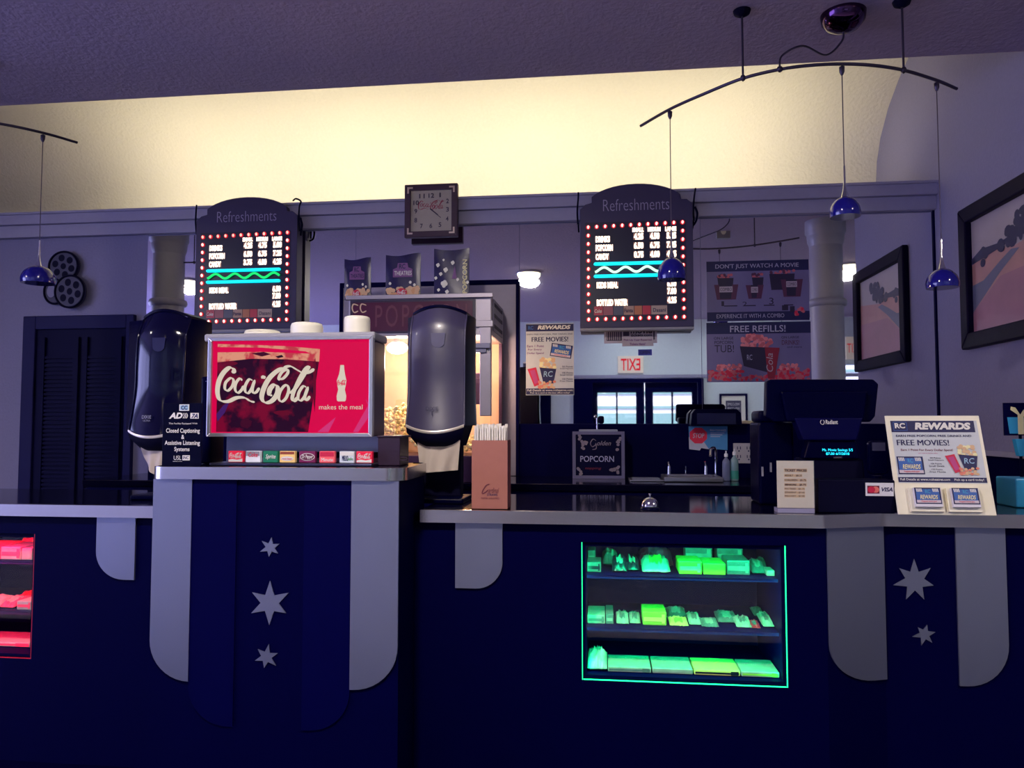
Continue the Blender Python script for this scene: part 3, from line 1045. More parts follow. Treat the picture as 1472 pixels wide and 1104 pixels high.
for sx, ry in ((x0 + 0.02, -70), (x1 - 0.02, 70)):
    lamp('green_side_light', 'AREA', (sx, YC + 0.03, (z0 + z1) / 2), 1.0, (0.0, 1.0, 0.36), (math.radians(90), 0, math.radians(-45 if ry < 0 else 45)), shape='RECTANGLE', size=0.012, size_y=z1 - z0 - 0.06)
x0, x1, z0, z1 = RED
rs1 = az(20, 806, YC + 0.06)
rs2 = az(20, 878, YC + 0.06)
t = case_shell(x0, x1, z0, z1, 'display_case', 'candy display case lit red, set in the left counter at the left edge', 'red', (90, 4, 24), (rs1, rs2))
zfl2 = z0 + 0.017
def zr(y):
    return rs1 if y < 815 else rs2 if y < 885 else zfl2
stock([
 ('carton', -60, 783, 0, 806, 0, .14, cpink, lite, 'red-lit carton on the top shelf of the left case, cut by the frame'),
 ('carton', 1, 786, 30, 806, 0, .14, lite, cpink, 'long printed pale carton on the top shelf of the red case'),
 ('carton', 31, 788, 46, 806, 0, .14, lite, lite, 'plain square carton at the right end of the top shelf, red case'),
 ('pouch', 14, 772, 46, 806, .15, .12, yel, cpink, 'orange lettered bag behind the cartons on the top shelf, red case'),
 ('pouch', -50, 858, -5, 878, 0, .12, lite, cpink, 'crumpled bag on the middle shelf of the left case, cut by the frame'),
 ('pouch', -3, 860, 20, 878, .02, .12, cpink, lite, 'twisted red bag on the middle shelf of the red case'),
 ('pouch', 17, 852, 44, 878, .14, .12, cpink, cred, 'tall dark red bag at the back of the middle shelf, red case'),
 ('carton', 24, 864, 45, 878, 0, .12, lite, cpink, 'small bright carton at the right end of the middle shelf, red case'),
 ('carton', -60, 926, 43, 942, .02, .16, lite, cpink, 'long flat carton on the bottom of the red case'),
], zr, YC + 0.075, 'candy in the red display case', RED)
for zz in (z1 - 0.02, rs1 - 0.02, rs2 - 0.02):
    lamp('red_shelf_light', 'AREA', ((x0 + x1) / 2, YC + 0.035, zz), 3.2, (1.0, 0.01, 0.08), (math.radians(50), 0, 0), shape='RECTANGLE', size=x1 - x0 - 0.1, size_y=0.012)

# ---- back counter under the mirrors
xb0 = ax(132, 4.55)
YBF = 4.52
t = thing('back_counter', 'long black back counter with backsplash under the mirrors', 'counter', ((xb0 + XR) / 2, 4.85, 0))
MB().box(xb0, XR - 0.04, YBF, YB - 0.03, 0, 1.02, navy_m).build('cabinet', t)
MB().box(xb0 - 0.02, XR - 0.038, YBF - 0.02, YB - 0.03, 1.02, 1.06, top_m, 0.004).build('worktop', t)
MB().box(xb0, XR - 0.038, YB - 0.028, YB - 0.001, 1.0, zm0 - 0.002, navy_m).build('backsplash', t)
# ================================================================== ON THE ISLAND AND COUNTERS
def rounded(x0, y0, x1, y1, r, n=5):
    pts = []
    for cx, cy, a in ((x1 - r, y0 + r, -90), (x1 - r, y1 - r, 0), (x0 + r, y1 - r, 90), (x0 + r, y0 + r, 180)):
        for i in range(n + 1):
            t = math.radians(a + 90 * i / n)
            pts.append((cx + r * math.cos(t), cy + r * math.sin(t)))
    return pts

# ---- soda fountain
YS = 2.90
sx0, sx1 = ax(293, YS, 550), ax(537, YS, 550)
t = thing('soda_fountain', 'soda fountain with backlit red cola sign and a row of valves on the island', 'soda fountain', ((sx0 + sx1) / 2, YS + 0.12, ZI1))
sz1, sz0 = az(415, 479, YS), az(415, 629, YS)
mb = MB()
mb.box(sx0 + 0.004, sx1 - 0.004, YS + 0.012, YS + 0.17, sz0 + 0.004, sz1 - 0.03, M('fountain_case', (62, 44, 76), 0.4), 0.006)
mb.build('housing', t)
MB().box(sx0 - 0.002, sx1 + 0.004, YS - 0.004, YS + 0.175, sz1 - 0.03, sz1 + 0.002, cream_m if False else M('lid_grey', (150, 148, 160), 0.4), 0.008).build('lid', t)
P = plane((293, 482, 537, 629), YS)
mb = MB()
P.frame(mb, 300, 484, 537, 628, 5.5, M('alu_frame', (190, 190, 198), 0.3, metal=0.8), 0.012, -0.012, 0.002)
mb.build('sign_frame', t)
def glow(name, rgb, e=1.0):
    return M(name, (12, 2, 10), 0.5, spec=0.08, emit=e, var=0.04, scale=12, ecol=rgb)
g_red = glow('sign_red', (218, 0, 72), 0.95)
g_dred = glow('sign_dark_red', (112, 5, 42), 0.7)
g_cola = glow2('sign_cola', (36, 2, 34), (120, 4, 44), 16)
g_cola2 = glow('sign_cola_light', (66, 4, 38), 0.8)
g_foam = glow2('sign_foam', (226, 150, 124), (196, 60, 74), 30)
g_white = glow('sign_white', (228, 214, 196), 0.85)
g_pink = glow('sign_pink', (225, 60, 130), 0.8)
g_viol = glow('sign_violet', (70, 30, 110), 0.8)
mb = MB()
P.rect(mb, 305, 489, 532, 623, g_red, 0.0)
q = scaled(P, (312.5, 489.5, 532, 621), (512, 230, 1350, 738))
# tumbler of cola
q.poly(mb, [(512, 250), (1078, 280), (1075, 340), (1020, 738), (512, 738)], g_cola, 0.0006)
q.poly(mb, [(512, 245), (700, 252), (900, 262), (1078, 280), (1075, 350), (900, 335), (700, 330), (512, 348)], g_foam, 0.0010)
q.poly(mb, [(512, 262), (760, 268), (1000, 292), (1030, 305), (760, 292), (512, 292)], g_red, 0.0014)
q.poly(mb, [(700, 300), (770, 292), (810, 306), (760, 318)], g_cola2, 0.0016)
q.poly(mb, [(835, 318), (870, 310), (880, 322), (850, 328)], g_cola, 0.0016)
for i, (cx, cy, rx, ry, mm) in enumerate(((590, 355, 36, 14, g_dred), (930, 358, 50, 18, g_dred), (880, 632, 50, 16, g_dred), (680, 690, 34, 30, g_cola2), (1052, 480, 9, 150, g_dred))):
    rnd = random.Random(i)
    q.poly(mb, [(cx + rx * math.cos(2 * PI * k / 14) * rnd.uniform(.75, 1.1), cy + ry * math.sin(2 * PI * k / 14) * rnd.uniform(.75, 1.1)) for k in range(14)], mm, 0.0012 + 0.00005 * i)
q.poly(mb, [(512, 640), (550, 590), (585, 570), (560, 630), (520, 680)], g_viol, 0.0018)
q.poly(mb, [(1070, 738), (1170, 655), (1130, 738)], g_pink, 0.0010)
q.poly(mb, [(1262, 738), (1345, 585), (1350, 650), (1290, 738)], g_pink, 0.0010)
q.poly(mb, [(1325, 555), (1350, 590), (1350, 612)], g_pink, 0.0010)
coke(q, mb, 512, 370, 1052, 582, g_white, 0.0030, 1.0)
q.rect(mb, 760, 426, 780, 442, g_white, 0.0030)
# bottle
bt = [(1190, 370), (1210, 370), (1212, 395), (1216, 420), (1224, 455), (1221, 480), (1216, 505), (1224, 540), (1222, 565), (1216, 570), (1180, 570), (1174, 565), (1172, 540), (1180, 505), (1175, 480), (1172, 455), (1184, 420), (1188, 395)]
q.poly(mb, bt, g_white, 0.0020)
coke(q, mb, 1176, 452, 1221, 482, g_red, 0.0030, wt=1.3)
q.text(mb, 'makes the meal', 1078, 588, 1312, 614, g_white, 0.0020)
mb.build('backlit_sign', t)
# valve section
z_lo = ZI1
P = plane((300, 628, 545, 667), 2.875)
MB().box(sx0 + 0.05, sx1 - 0.01, YS + 0.1, YS + 0.15, ZI1 + 0.012, sz0 + 0.006, steel_m).build('splash_back', t)
MB().box(sx0 + 0.045, sx1 + 0.004, 2.872, YS + 0.16, ZI1 + 0.0005, ZI1 + 0.012, M('drip_tray', (90, 90, 120), 0.3, metal=0.9), 0.003).build('drip_tray', t)
labs = [((328, 349.5), (215, 30, 60), 'coke'), ((353, 374), (215, 215, 225), 'diet'), ((378, 399), (20, 110, 80), 'sprite'), ((402, 424), (230, 190, 120), 'barqs'),
        ((430, 453), (110, 25, 75), 'pepper'), ((459, 481), (230, 90, 100), 'orange'), ((488, 509), (190, 195, 205), 'mellow'), ((512, 535), (215, 20, 60), 'coke')]
YV_ = 2.885
zb_, zt_v = az(430, 665, YV_), az(430, 648.5, YV_)
for k, ((a, b), rgb, kind) in enumerate(labs):
    x0, x1 = ax(a, YV_, 657), ax(b, YV_, 657)
    mb = MB()
    lm = M('valve_label_%d' % k, rgb, 0.4, emit=0.25)
    mb.box(x0, x1, YV_, YV_ + 0.02, ZI1 + 0.014, ZI1 + 0.014 + (zt_v - zb_), lm, 0.002)
    mb.box(x0 + 0.012, x1 - 0.012, YV_ + 0.02, YS + 0.1, ZI1 + 0.03, ZI1 + 0.052, blackmatte_m)
    q = PL((x0, YV_ - 0.0004, ZI1 + 0.014 + (zt_v - zb_)), ((x1 - x0) / 100, 0, 0), (0, 0, -(zt_v - zb_) / 80))
    if kind == 'coke':
        coke(q, mb, 10, 12, 92, 52, white_m, LAY)
        q.poly(mb, [(4, 62), (30, 56), (60, 62), (96, 54), (96, 76), (4, 76)], white_m, LAY)
    elif kind == 'diet':
        q.rect(mb, 3, 3, 97, 34, grey_m, LAY)
        q.text(mb, 'Coke', 20, 10, 85, 42, red_m, 2 * LAY, 0.02, 0.2)
    elif kind == 'sprite':
        q.text(mb, 'Sprite', 18, 22, 88, 62, white_m, LAY, 0.015, 0.3)
    elif kind == 'barqs':
        q.rect(mb, 4, 4, 96, 22, M('amber', (150, 70, 50), 0.5), LAY)
        q.ell(mb, 50, 52, 42, 16, white_m, LAY)
        q.text(mb, 'root beer', 18, 46, 82, 60, red_m, 2 * LAY, 0.01)
    elif kind == 'pepper':
        q.ell(mb, 52, 40, 46, 26, white_m, LAY)
        q.ell(mb, 52, 40, 42, 22, M('plum', (95, 18, 62), 0.4), 2 * LAY)
        q.text(mb, 'Dr Pepper', 18, 24, 88, 58, white_m, 3 * LAY, 0.02, 0.3)
    elif kind == 'orange':
        q.rect(mb, 4, 4, 96, 36, red_m, LAY)
        q.text(mb, 'Minute', 14, 46, 90, 70, white_m, LAY, 0.02)
    else:
        q.rect(mb, 4, 4, 96, 30, white_m, LAY)
        q.text(mb, 'MELLO', 20, 30, 60, 64, ink_m, 2 * LAY, 0.03)
        q.text(mb, 'yello', 56, 42, 94, 68, M('leaf', (60, 140, 80), 0.5), 2 * LAY, 0.02)
    o = mb.build('valve', t)
    o['label'] = {'coke': 'red cola flavour valve', 'diet': 'silver diet cola valve', 'sprite': 'green lemon soda valve', 'barqs': 'tan root beer valve',
                  'pepper': 'maroon pepper soda valve', 'orange': 'orange fruit drink valve', 'mellow': 'pale citrus soda valve'}[kind]
# three stacks of white lids on the fountain
for k, (a, b, y0, y1, lab) in enumerate(((353, 402, 475.5, 484, 'lowest stack of white drink lids on the soda fountain, at left'),
                                   (419, 463, 465, 484, 'middle stack of white drink lids on the soda fountain'),
                                   (495, 531.5, 455.5, 484, 'tallest stack of white drink lids on the soda fountain, at right'))):
    Yl = YS + 0.09
    x0, x1 = ax(a, Yl, y1), ax(b, Yl, y1)
    h = az((a + b) / 2, y0, Yl) - (sz1 + 0.002)
    r = (x1 - x0) / 2
    mb = MB()
    c = ((x0 + x1) / 2, Yl, sz1 + 0.0025)
    prof_ = [(r * .97, 0), (r, 0.003)] 
    n = max(1, int(h / 0.011))
    for i in range(n):
        z = 0.003 + (h - 0.016) * i / n if h > 0.02 else 0.003
        prof_ += [(r, z + 0.001), (r * 0.992, z + 0.006)]
    prof_ += [(r * 0.985, max(0.006, h - 0.012)), (r * 0.93, h - 0.003), (r * 0.8, h), (0.0, h + 0.001)]
    mb.lathe(c, prof_, cream_m, 32)
    tag(mb.build('lid_stack', loc=c), lab, 'drink lids', 'lid stacks on the soda fountain')

# ---- napkin dispensers on stands
def napkin_dispenser(lab, xl, x0p, x1p, xs, ytop, ybot, Y, zbase, cover, pale):
    """x0p..x1p front cover at mid height, xs right end of the side seen"""
    my = (ytop + ybot) / 2
    x0, x1 = ax(x0p, Y, my), ax(x1p, Y, my)
    zt, zb = az((x0p + x1p) / 2, ytop, Y), az((x0p + x1p) / 2, ybot, Y)
    W, H = x1 - x0, zt - zb
    dep = 0.2
    t = thing('napkin_dispenser', lab, 'napkin dispenser', ((x0 + x1) / 2, Y + 0.12, zbase), 'napkin dispensers')
    xc = (x0 + x1) / 2
    bulge = 0.035
    # front cover: convex, arched at the top, sagging at the bottom
    nx, nz = 24, 26
    grid = []
    for j in range(nz + 1):
        v = j / nz
        row = []
        for i in range(nx + 1):
            u = 2 * i / nx - 1
            wv = 1.0 + 0.045 * max(0, 1 - v / 0.35) ** 1.3
            top_ = zt - 0.030 * u * u
            bot_ = zb + 0.028 * u * u
            z = bot_ + (top_ - bot_) * v
            y = Y + bulge * u * u - 0.02 * math.sin(PI * v) ** 0.8 + (0.03 * max(0, v - 0.86) / 0.14) ** 1.0 - 0.055 * max(0, 1 - v / 0.45) ** 1.6
            row.append(Vector((xc + u * W / 2 * wv, y, z)))
        grid.append(row)
    mb = MB()
    mb.sheet(grid, cover)
    # raised rims along both sides
    for e in (0, -1):
        mb.tube([r[e] + Vector((0, -0.002, 0)) for r in grid], 0.0045, cover, 6)
    c = mb.build('cover', t)
    if True:
        # finger notch
        nb = MB()
        base = grid[int(nz * 0.74)][nx // 2 + 1]
        pts = []
        for i in range(17):
            a = PI + PI * i / 16
            pts.append(Vector((base.x + 0.028 * math.cos(a), base.y - 0.004, base.z - 0.012 + 0.022 * math.sin(a))))
        pts += [Vector((base.x + 0.032, base.y - 0.003, base.z + 0.03)), Vector((base.x - 0.032, base.y - 0.003, base.z + 0.03))]
        nb.add(pts, [list(range(len(pts)))], M('notch_' + cover.name, (95, 92, 120) if pale else (20, 18, 66), 0.3))
        nb.build('latch_window', c)
    # cap following the arch
    mb = MB()
    cap = [[p + Vector((0, -0.004, 0.002)) for p in grid[-1]], [p + Vector((0, -0.004, 0.014)) for p in grid[-1]],
           [Vector((p.x, Y + dep, p.z + 0.014)) for p in grid[-1]], [Vector((p.x, Y + dep, p.z + 0.002)) for p in grid[-1]]]
    cap.append(cap[0])
    mb.sheet(cap, black_m, smooth=False)
    for e in (0, -1):
        mb.add([r[e] for r in cap[:4]], [[0, 1, 2, 3]], black_m)
    mb.build('cap', t)
    # side shell
    mb = MB()
    for e, sgn in ((0, -1), (-1, 1)):
        front = [r[e] for r in grid]
        xk = ax(xs if sgn > 0 else xl, Y + dep * 0.6, my)
        k = abs(xk - (xc + sgn * W / 2))
        mb.sheet([front, [Vector((p.x + sgn * k, Y + dep * 0.6, p.z)) for p in front], [Vector((p.x + sgn * (k - .004), Y + dep, p.z)) for p in front]], black_m)
    lo, hi = grid[0], grid[-1]
    mb.sheet([[Vector((p.x, Y + dep, p.z)) for p in lo], [Vector((p.x, Y + dep, p.z)) for p in hi]], black_m)
    mb.build('housing', t)
    # metal lip and tapering chin
    mb = MB()
    lip = [p + Vector((0, -0.006, 0)) for p in grid[0]]
    mb.sheet([[p + Vector((0, 0, 0.006)) for p in lip], [p + Vector((0, -0.004, 0)) for p in lip], [p + Vector((0, 0, -0.007)) for p in lip]], M('lip_metal', (225, 215, 205), 0.3, metal=0.5))
    mb.build('lip', t)
    mb = MB()
    mid_ = [Vector((xc + (p.x - xc) * 0.97, p.y, p.z - 0.03)) for p in lip]
    low = [Vector((xc + (p.x - xc) * 0.72 + 0.006, p.y + 0.05, zb - 0.062)) for p in lip]
    mb.sheet([lip, mid_, low], blackmatte_m)
    mb.sheet([low, [Vector((p.x, Y + dep, p.z)) for p in low]], blackmatte_m)
    for e in (0, -1):
        mb.add([lip[e], mid_[e], low[e], Vector((low[e].x, Y + dep, low[e].z)), Vector((lip[e].x, Y + dep, lip[e].z))], [[0, 1, 2, 3, 4]], blackmatte_m)
    mb.build('chin', t)
    # napkin hanging out
    gr = []
    zn = zb - 0.035
    for j in range(9):
        v = j / 8
        row = []
        for i in range(21):
            u = 2 * i / 20 - 1
            fold = 0.008 * math.sin(u * 9 + v * 3) * v + 0.02 * v * abs(u) 
            ww = W * (0.33 - 0.08 * v) if not pale else W * (0.39 - 0.05 * v)
            row.append(Vector((xc + u * ww + (0.012 if pale else 0), Y - 0.006 + 0.03 * (1 - v) * 0 + fold, zn - 0.135 * v * (1 - (0.45 * abs(u) ** 2 if not pale else 0.05 * u)))))
        gr.append(row)
    mb = MB()
    mb.sheet(gr, M('napkin', (205, 190, 178), 0.9, bump=0.15, scale=14))
    mb.build('napkin', t)
    # stand: post and foot
    MB().box(xc - W * 0.36, xc + W * 0.36, Y + dep * 0.55, Y + dep * 0.95, zbase + 0.02, zb - 0.05, blackmatte_m, 0.006).build('post', t)
    mb = MB()
    mb.box(xc - W * 0.5, xc + W * 0.5, Y - 0.01, Y + dep + 0.02, zbase + 0.0005, zbase + 0.022, black_m, 0.006)
    mb.build('foot', t)
    return t, grid, xc
cov1 = M('gloss_black_cover', (3, 3, 40), 0.10, coat=0.1, spec=0.3)
cov2 = M('smoky_cover', (58, 52, 84), 0.36, spec=0.9, coat=0.15)
t, gr_, xc_ = napkin_dispenser('glossy black napkin dispenser standing left of the soda fountain behind the captioning sign', 184, 193, 262, 292, 447, 628, 3.24, ZT, cov1, False)
r0 = gr_[2]
P = PL((r0[8].x, r0[12].y - 0.006, r0[8].z + 0.05), (0.001, 0, 0), (0, 0, -0.001))
mb = MB()
P.text(mb, 'DIXIE', 0, 0, 44, 15, grey_m, 0, 0.01)
P.text(mb, 'ULTRA', 6, 20, 40, 28, grey_m, 0, 0.01)
mb.build('maker_mark', t)
t, gr_, xc_ = napkin_dispenser('grey fronted napkin dispenser with napkin hanging out, beside the brown straw box', 586, 588, 667, 681, 441, 621, 3.24, ZT, cov2, True)
r0 = gr_[3]
P = PL((xc_ - 0.02, r0[12].y - 0.008, r0[12].z + 0.045), (0.001, 0, 0), (0, 0, -0.001))
mb = MB()
P.text(mb, 'DIXIE', -14, 0, 40, 16, dgrey_m, 0, 0.01)
P.rect(mb, 11, 18, 15, 36, dgrey_m, 0)
mb.build('maker_mark', t)

# ---- captioning sign
YA = 2.80
P = plane((233.5, 578, 290, 669), YA, (205, 575, 422, 928))
t = thing('captioning_sign', 'black upright sign with white closed captioning and assistive listening text', 'sign', P.p(313, 928, -0.02))
bz = ZI1 + 0.001 - P.p(0, 928).z
P.O.z += bz
mb = MB()
P.box(mb, 205, 575, 422, 928, M('sign_black', (1, 1, 30), 0.4, spec=0.08), 0, -0.005, 0.001)
tw = white_m
P.frame(mb, 296, 582, 350, 618, 4, tw, 0.001, 0)
P.rect(mb, 300, 586, 346, 614, M('pale_blue', (150, 185, 215), 0.5), 0.0008)
P.text(mb, 'CC', 306, 589, 341, 612, ink_m, 0.0016, 0.04)
P.text(mb, 'AD', 240, 628, 316, 662, tw, bold=0.05, shear=0.25)
for k in range(3):
    P.stroke(mb, [(318 + 9 * k, 630), (325 + 9 * k, 645), (318 + 9 * k, 661)], 4, 3, tw)
P.rect(mb, 358, 630, 404, 662, tw, 0.0008)
P.text(mb, '7A', 364, 634, 400, 660, ink_m, 0.0016, 0.03, 0.3)
P.text(mb, 'This Facility Equipped With', 240, 684, 398, 696, tw)
P.text(mb, 'Closed Captioning', 226, 716, 412, 748, tw, bold=0.015)
P.text(mb, '&', 311, 752, 328, 776, tw, bold=0.015)
P.text(mb, 'Assistive Listening', 220, 784, 414, 816, tw, bold=0.015)
P.text(mb, 'Systems', 274, 820, 358, 850, tw, bold=0.015)
P.text(mb, 'USL', 272, 868, 314, 892, tw)
P.rect(mb, 319, 866, 360, 894, tw, 0.0008)
P.text(mb, 'INC', 324, 870, 354, 888, ink_m, 0.0016, 0.02)
P.text(mb, 'hearing access', 268, 897, 318, 903, tw)
mb.build('sign_plate', t)
a, b = P.p(215, 928), P.p(412, 928)
MB().box(a.x, b.x, YA + 0.005, YA + 0.05, ZI1 + 0.0005, ZI1 + 0.006, black_m).build('foot', t)
# dark cup holder behind the sign, left of the fountain
x0, x1 = ax(287, 3.0, 600), ax(304.5, 3.0, 600)
t = thing('cup_dispenser', 'narrow black cup holder between the captioning sign and soda fountain', 'dispenser', ((x0 + x1) / 2, 3.06, ZI1))
zt_ = az(296, 541, 3.0)
MB().box(x0, x1 - 0.004, 3.0, 3.12, ZI1 + 0.0005, zt_, black_m, 0.012, 3).build('body', t)
mb = MB().ball(((x0 + x1) / 2, 3.0, zt_ - 0.02), 0.003, chrome_m)
mb.build('knob', t)
# dark bin right of the fountain
Yn = 2.96
x0, x1 = ax(543, Yn, 640), ax(577, Yn, 640)
t = thing('condiment_bin', 'small dark plum bin with a rim on the island right of the soda fountain', 'bin', ((x0 + x1) / 2, Yn + 0.07, ZI1))
zt_ = az(558, 626, Yn)
plum = M('plum_plastic', (38, 14, 46), 0.5)
MB().box(x0, x1 - 0.006, Yn, Yn + 0.14, ZI1 + 0.0005, zt_ - 0.008, plum, 0.003).build('body', t)
mb = MB()
mb.box(x0 - 0.003, x1 + 0.003, Yn - 0.004, Yn + 0.144, zt_ - 0.008, zt_, plum, 0.002)
mb.build('rim', t)
mb = MB()
xh = x1 - 0.006
for z in (ZI1 + 0.02, ZI1 + 0.032):
    mb.box(xh, xh + 0.03, Yn + 0.01, Yn + 0.02, z, z + 0.004, plum)
mb.box(xh + 0.026, xh + 0.03, Yn + 0.01, Yn + 0.02, ZI1 + 0.02, ZI1 + 0.036, plum)
mb.build('handle', t)

# ---- straw box with straws
YX = 3.03
x0, x1 = ax(678, YX, 690), ax(729.5, YX, 690)
zt_ = az(703, 633, YX)
DX = 0.11
t = thing('straw_box', 'tall brown cardboard straw box beside the grey napkin dispenser', 'box', ((x0 + x1) / 2, YX + DX / 2, ZT))
mb = MB()
zb_ = ZT + 0.001
for b, m in (((x0, x1, YX, YX + 0.003), brown_m), ((x0, x1, YX + DX - 0.003, YX + DX), brown_m), ((x0, x0 + 0.003, YX + 0.003, YX + DX - 0.003), brown2_m)):
    mb.box(b[0], b[1], b[2], b[3], zb_, zt_, m)
mb.box(x1 - 0.003, x1, YX + 0.003, YX + DX - 0.003, zb_, zt_, brown2_m)
mb.box(x0, x1, YX, YX + DX, zb_, zb_ + 0.003, brown_m)
P = plane((678, 633, 729.5, 732), YX, (570, 210, 828, 697))
P.stroke(mb, [(700, 520), (675, 530), (650, 570), (648, 588), (668, 580), (690, 560)], 8, 3, brown2_m)
P.text(mb, 'ardinal', 690, 545, 768, 582, brown2_m, shear=0.3)
P.text(mb, 'STRAWS', 682, 586, 756, 604, ink_m, bold=0.01)
P.text(mb, 'PAPER WRAPPED', 640, 614, 772, 626, brown2_m)
mb.build('carton', t)
# straws
proto = None
straw_m = M('straw_paper', (232, 225, 215), 0.8)
rnd = random.Random(3)
L = zt_ - zb_ + 0.042
for i in range(13):
    for j in range(4):
        x = x0 + 0.012 + (x1 - x0 - 0.024) * (i + rnd.uniform(-.1, .1)) / 12
        y = YX + 0.014 + (DX - 0.032) * j / 3 + rnd.uniform(-.002, .002)
        z = zb_ + 0.0035 + rnd.uniform(0.0, 0.016)
        if proto is None:
            mb = MB()
            mb.cyl((0, 0, 0), (0, 0, L - 0.004), 0.0042, straw_m, n=8)
            mb.box(-0.005, 0.005, -0.001, 0.001, L - 0.006, L + 0.006, straw_m)
            proto = mb.build('straw', loc=(0, 0, 0))
            tag(proto, 'paper-wrapped white straw standing in the brown straw box', 'straw', 'straws in the straw box')
            o = proto
        else:
            o = copy_tree(proto)
        o.location = (x, y, z)
        o.rotation_euler = (rnd.uniform(-.006, .006), rnd.uniform(-.006, .006), rnd.uniform(-.9, .9))

# ---- service bell
pb = atZ(935, 733, ZT)
t = thing('service_bell', 'small chrome service bell on the black counter top', 'bell', (pb.x, 3.12, ZT))
c = (pb.x, 3.12, ZT + 0.0006)
MB().lathe(c, [(0.038, 0), (0.038, 0.004), (0.034, 0.008)], black_m).build('base', t)
MB().lathe(c, [(0.035, 0.012), (0.034, 0.018), (0.030, 0.030), (0.022, 0.041), (0.010, 0.047), (0.0, 0.048)], chrome_m).build('dome', t)
MB().lathe(c, [(0.004, 0.046), (0.004, 0.056), (0.006, 0.058), (0.006, 0.062), (0.0, 0.063)], chrome_m, 12).build('plunger', t)

# ---- ticket price sign in a clear stand
YP = 3.05
P = plane((1117, 657, 1170, 732), YP, (628, 628, 878, 1005))
P.O.z += ZT + 0.001 - P.p(0, 1005).z
t = thing('price_sign', 'small white ticket prices card in an acrylic stand left of the register', 'sign', P.p(750, 1005, -0.02))
mb = MB()
P.box(mb, 628, 628, 878, 968, M('price_card', (218, 208, 190), 0.5), 0.001, -0.003)
pk = M('price_ink', (70, 40, 36), 0.6)
buff = M('price_buff', (222, 190, 150), 0.6)
for k, (s_, x1_, y0_, h_, bo) in enumerate((('TICKET PRICES', 830, 688, 18, .03), ('ADULT - $8.25', 796, 728, 14, .01), ('CHILDREN - $5.75', 824, 761, 14, .01), ('SENIORS - $5.75', 824, 794, 15, .03),
                         ('MATINEE - $5.75', 812, 824, 13, .0), ('STUDENT - $7.00', 812, 851, 13, .0), ('MILITARY - $7.00', 812, 876, 13, .0))):
    P.rect(mb, 676, y0_ - 4, x1_ + 4, y0_ + h_ + 4, buff, 0.0014)
    P.text(mb, s_, 679, y0_, x1_, y0_ + h_, pk, 0.002, bo + 0.015)
mb.build('card', t)
mb = MB()
P.box(mb, 624, 624, 882, 968, glass_m, 0.005, 0.0028)
P.box(mb, 628, 972, 878, 1005, M('acrylic_foot', (150, 145, 175), 0.2), 0.003, -0.06)
mb.build('stand', t)

# ---- ticketing terminal
YT = 3.25
def tz(px, py, Y=YT):
    return az(px, py, Y)
t = thing('cash_register', 'large dark touchscreen register seen from behind with a lit cyan customer display', 'cash register', (ax(1190, YT + 0.1), YT + 0.12, ZT))
P = plane((1096, 548, 1264, 735), YT)
P.O.z += ZT + 0.001 - P.p(0, 735).z
mb = MB()
P.slab(mb, [(1102, 553), (1108, 550), (1256, 551), (1263, 558), (1257, 604), (1250, 612), (1112, 612), (1100, 604)], black_m, 0.02, -0.03, 0.006)
P.slab(mb, [(1120, 568), (1244, 568), (1238, 612), (1128, 612)], black_m, 0.05, 0.02, 0.008)
mb.build('screen_housing', t)
mb = MB()
P.slab(mb, [(1138, 606), (1235, 606), (1226, 638), (1150, 638)], M('register_panel', (3, 2, 56), 0.35, spec=0.1), 0.06, -0.02, 0.006)
P.text(mb, 'Radiant', 1182, 609, 1199, 615, white_m, 0.0625, 0.02)
P.stroke(mb, [(1176, 609), (1174.5, 612), (1176, 615), (1179, 615), (1180, 611), (1178, 609)], 1, .6, white_m, 0.0625)
mb.build('back_cover', t)
mb = MB()
P.slab(mb, [(1160, 638), (1226, 638), (1232, 664), (1152, 664)], black_m, 0.045, -0.03, 0.006)
P.text(mb, 'Ms. Movie Savings 5/5', 1178, 649.5, 1221, 654.5, M('display_cyan', (30, 215, 240), 0.4, emit=1.6), 0.0475, 0.005)
P.text(mb, '$7.00 6/7/2018', 1183, 655, 1216, 659, M('display_cyan', (30, 215, 240)), 0.0475, 0.02)
P.text(mb, 'LOGIC', 1194, 661, 1206, 663, grey_m, 0.0475, 0.0)
mb.build('customer_display', t)
mb = MB()
P.slab(mb, [(1148, 664), (1238, 664), (1242, 735), (1148, 735)], blackmatte_m, 0.03, -0.08, 0.008)
mb.build('base', t)
# side printer
Yq = 3.36
x0, x1 = ax(1091, Yq, 670), ax(1142, Yq, 670)
t = thing('receipt_printer', 'dark receipt printer between the price card and the sink area', 'printer', ((x0 + x1) / 2, Yq + 0.08, ZT))
zt_ = az(1115, 590, Yq)
MB().box(x0, x1, Yq, Yq + 0.2, ZT + 0.0005, zt_ - 0.05, black_m, 0.01).build('body', t)
mb = MB().box(x0 + 0.005, x1 - 0.02, Yq + 0.02, Yq + 0.19, zt_ - 0.05, zt_, black_m, 0.014, 3)
mb.build('paper_cover', t)
mb = MB()
for a, b in ((1096, 676), (1108, 670)):
    p = at(a, b, Yq - 0.001)
    mb.box(p.x - 0.004, p.x + 0.004, Yq - 0.003, Yq, p.z - 0.025, p.z + 0.015, grey_m)
mb.build('button_strip', t)
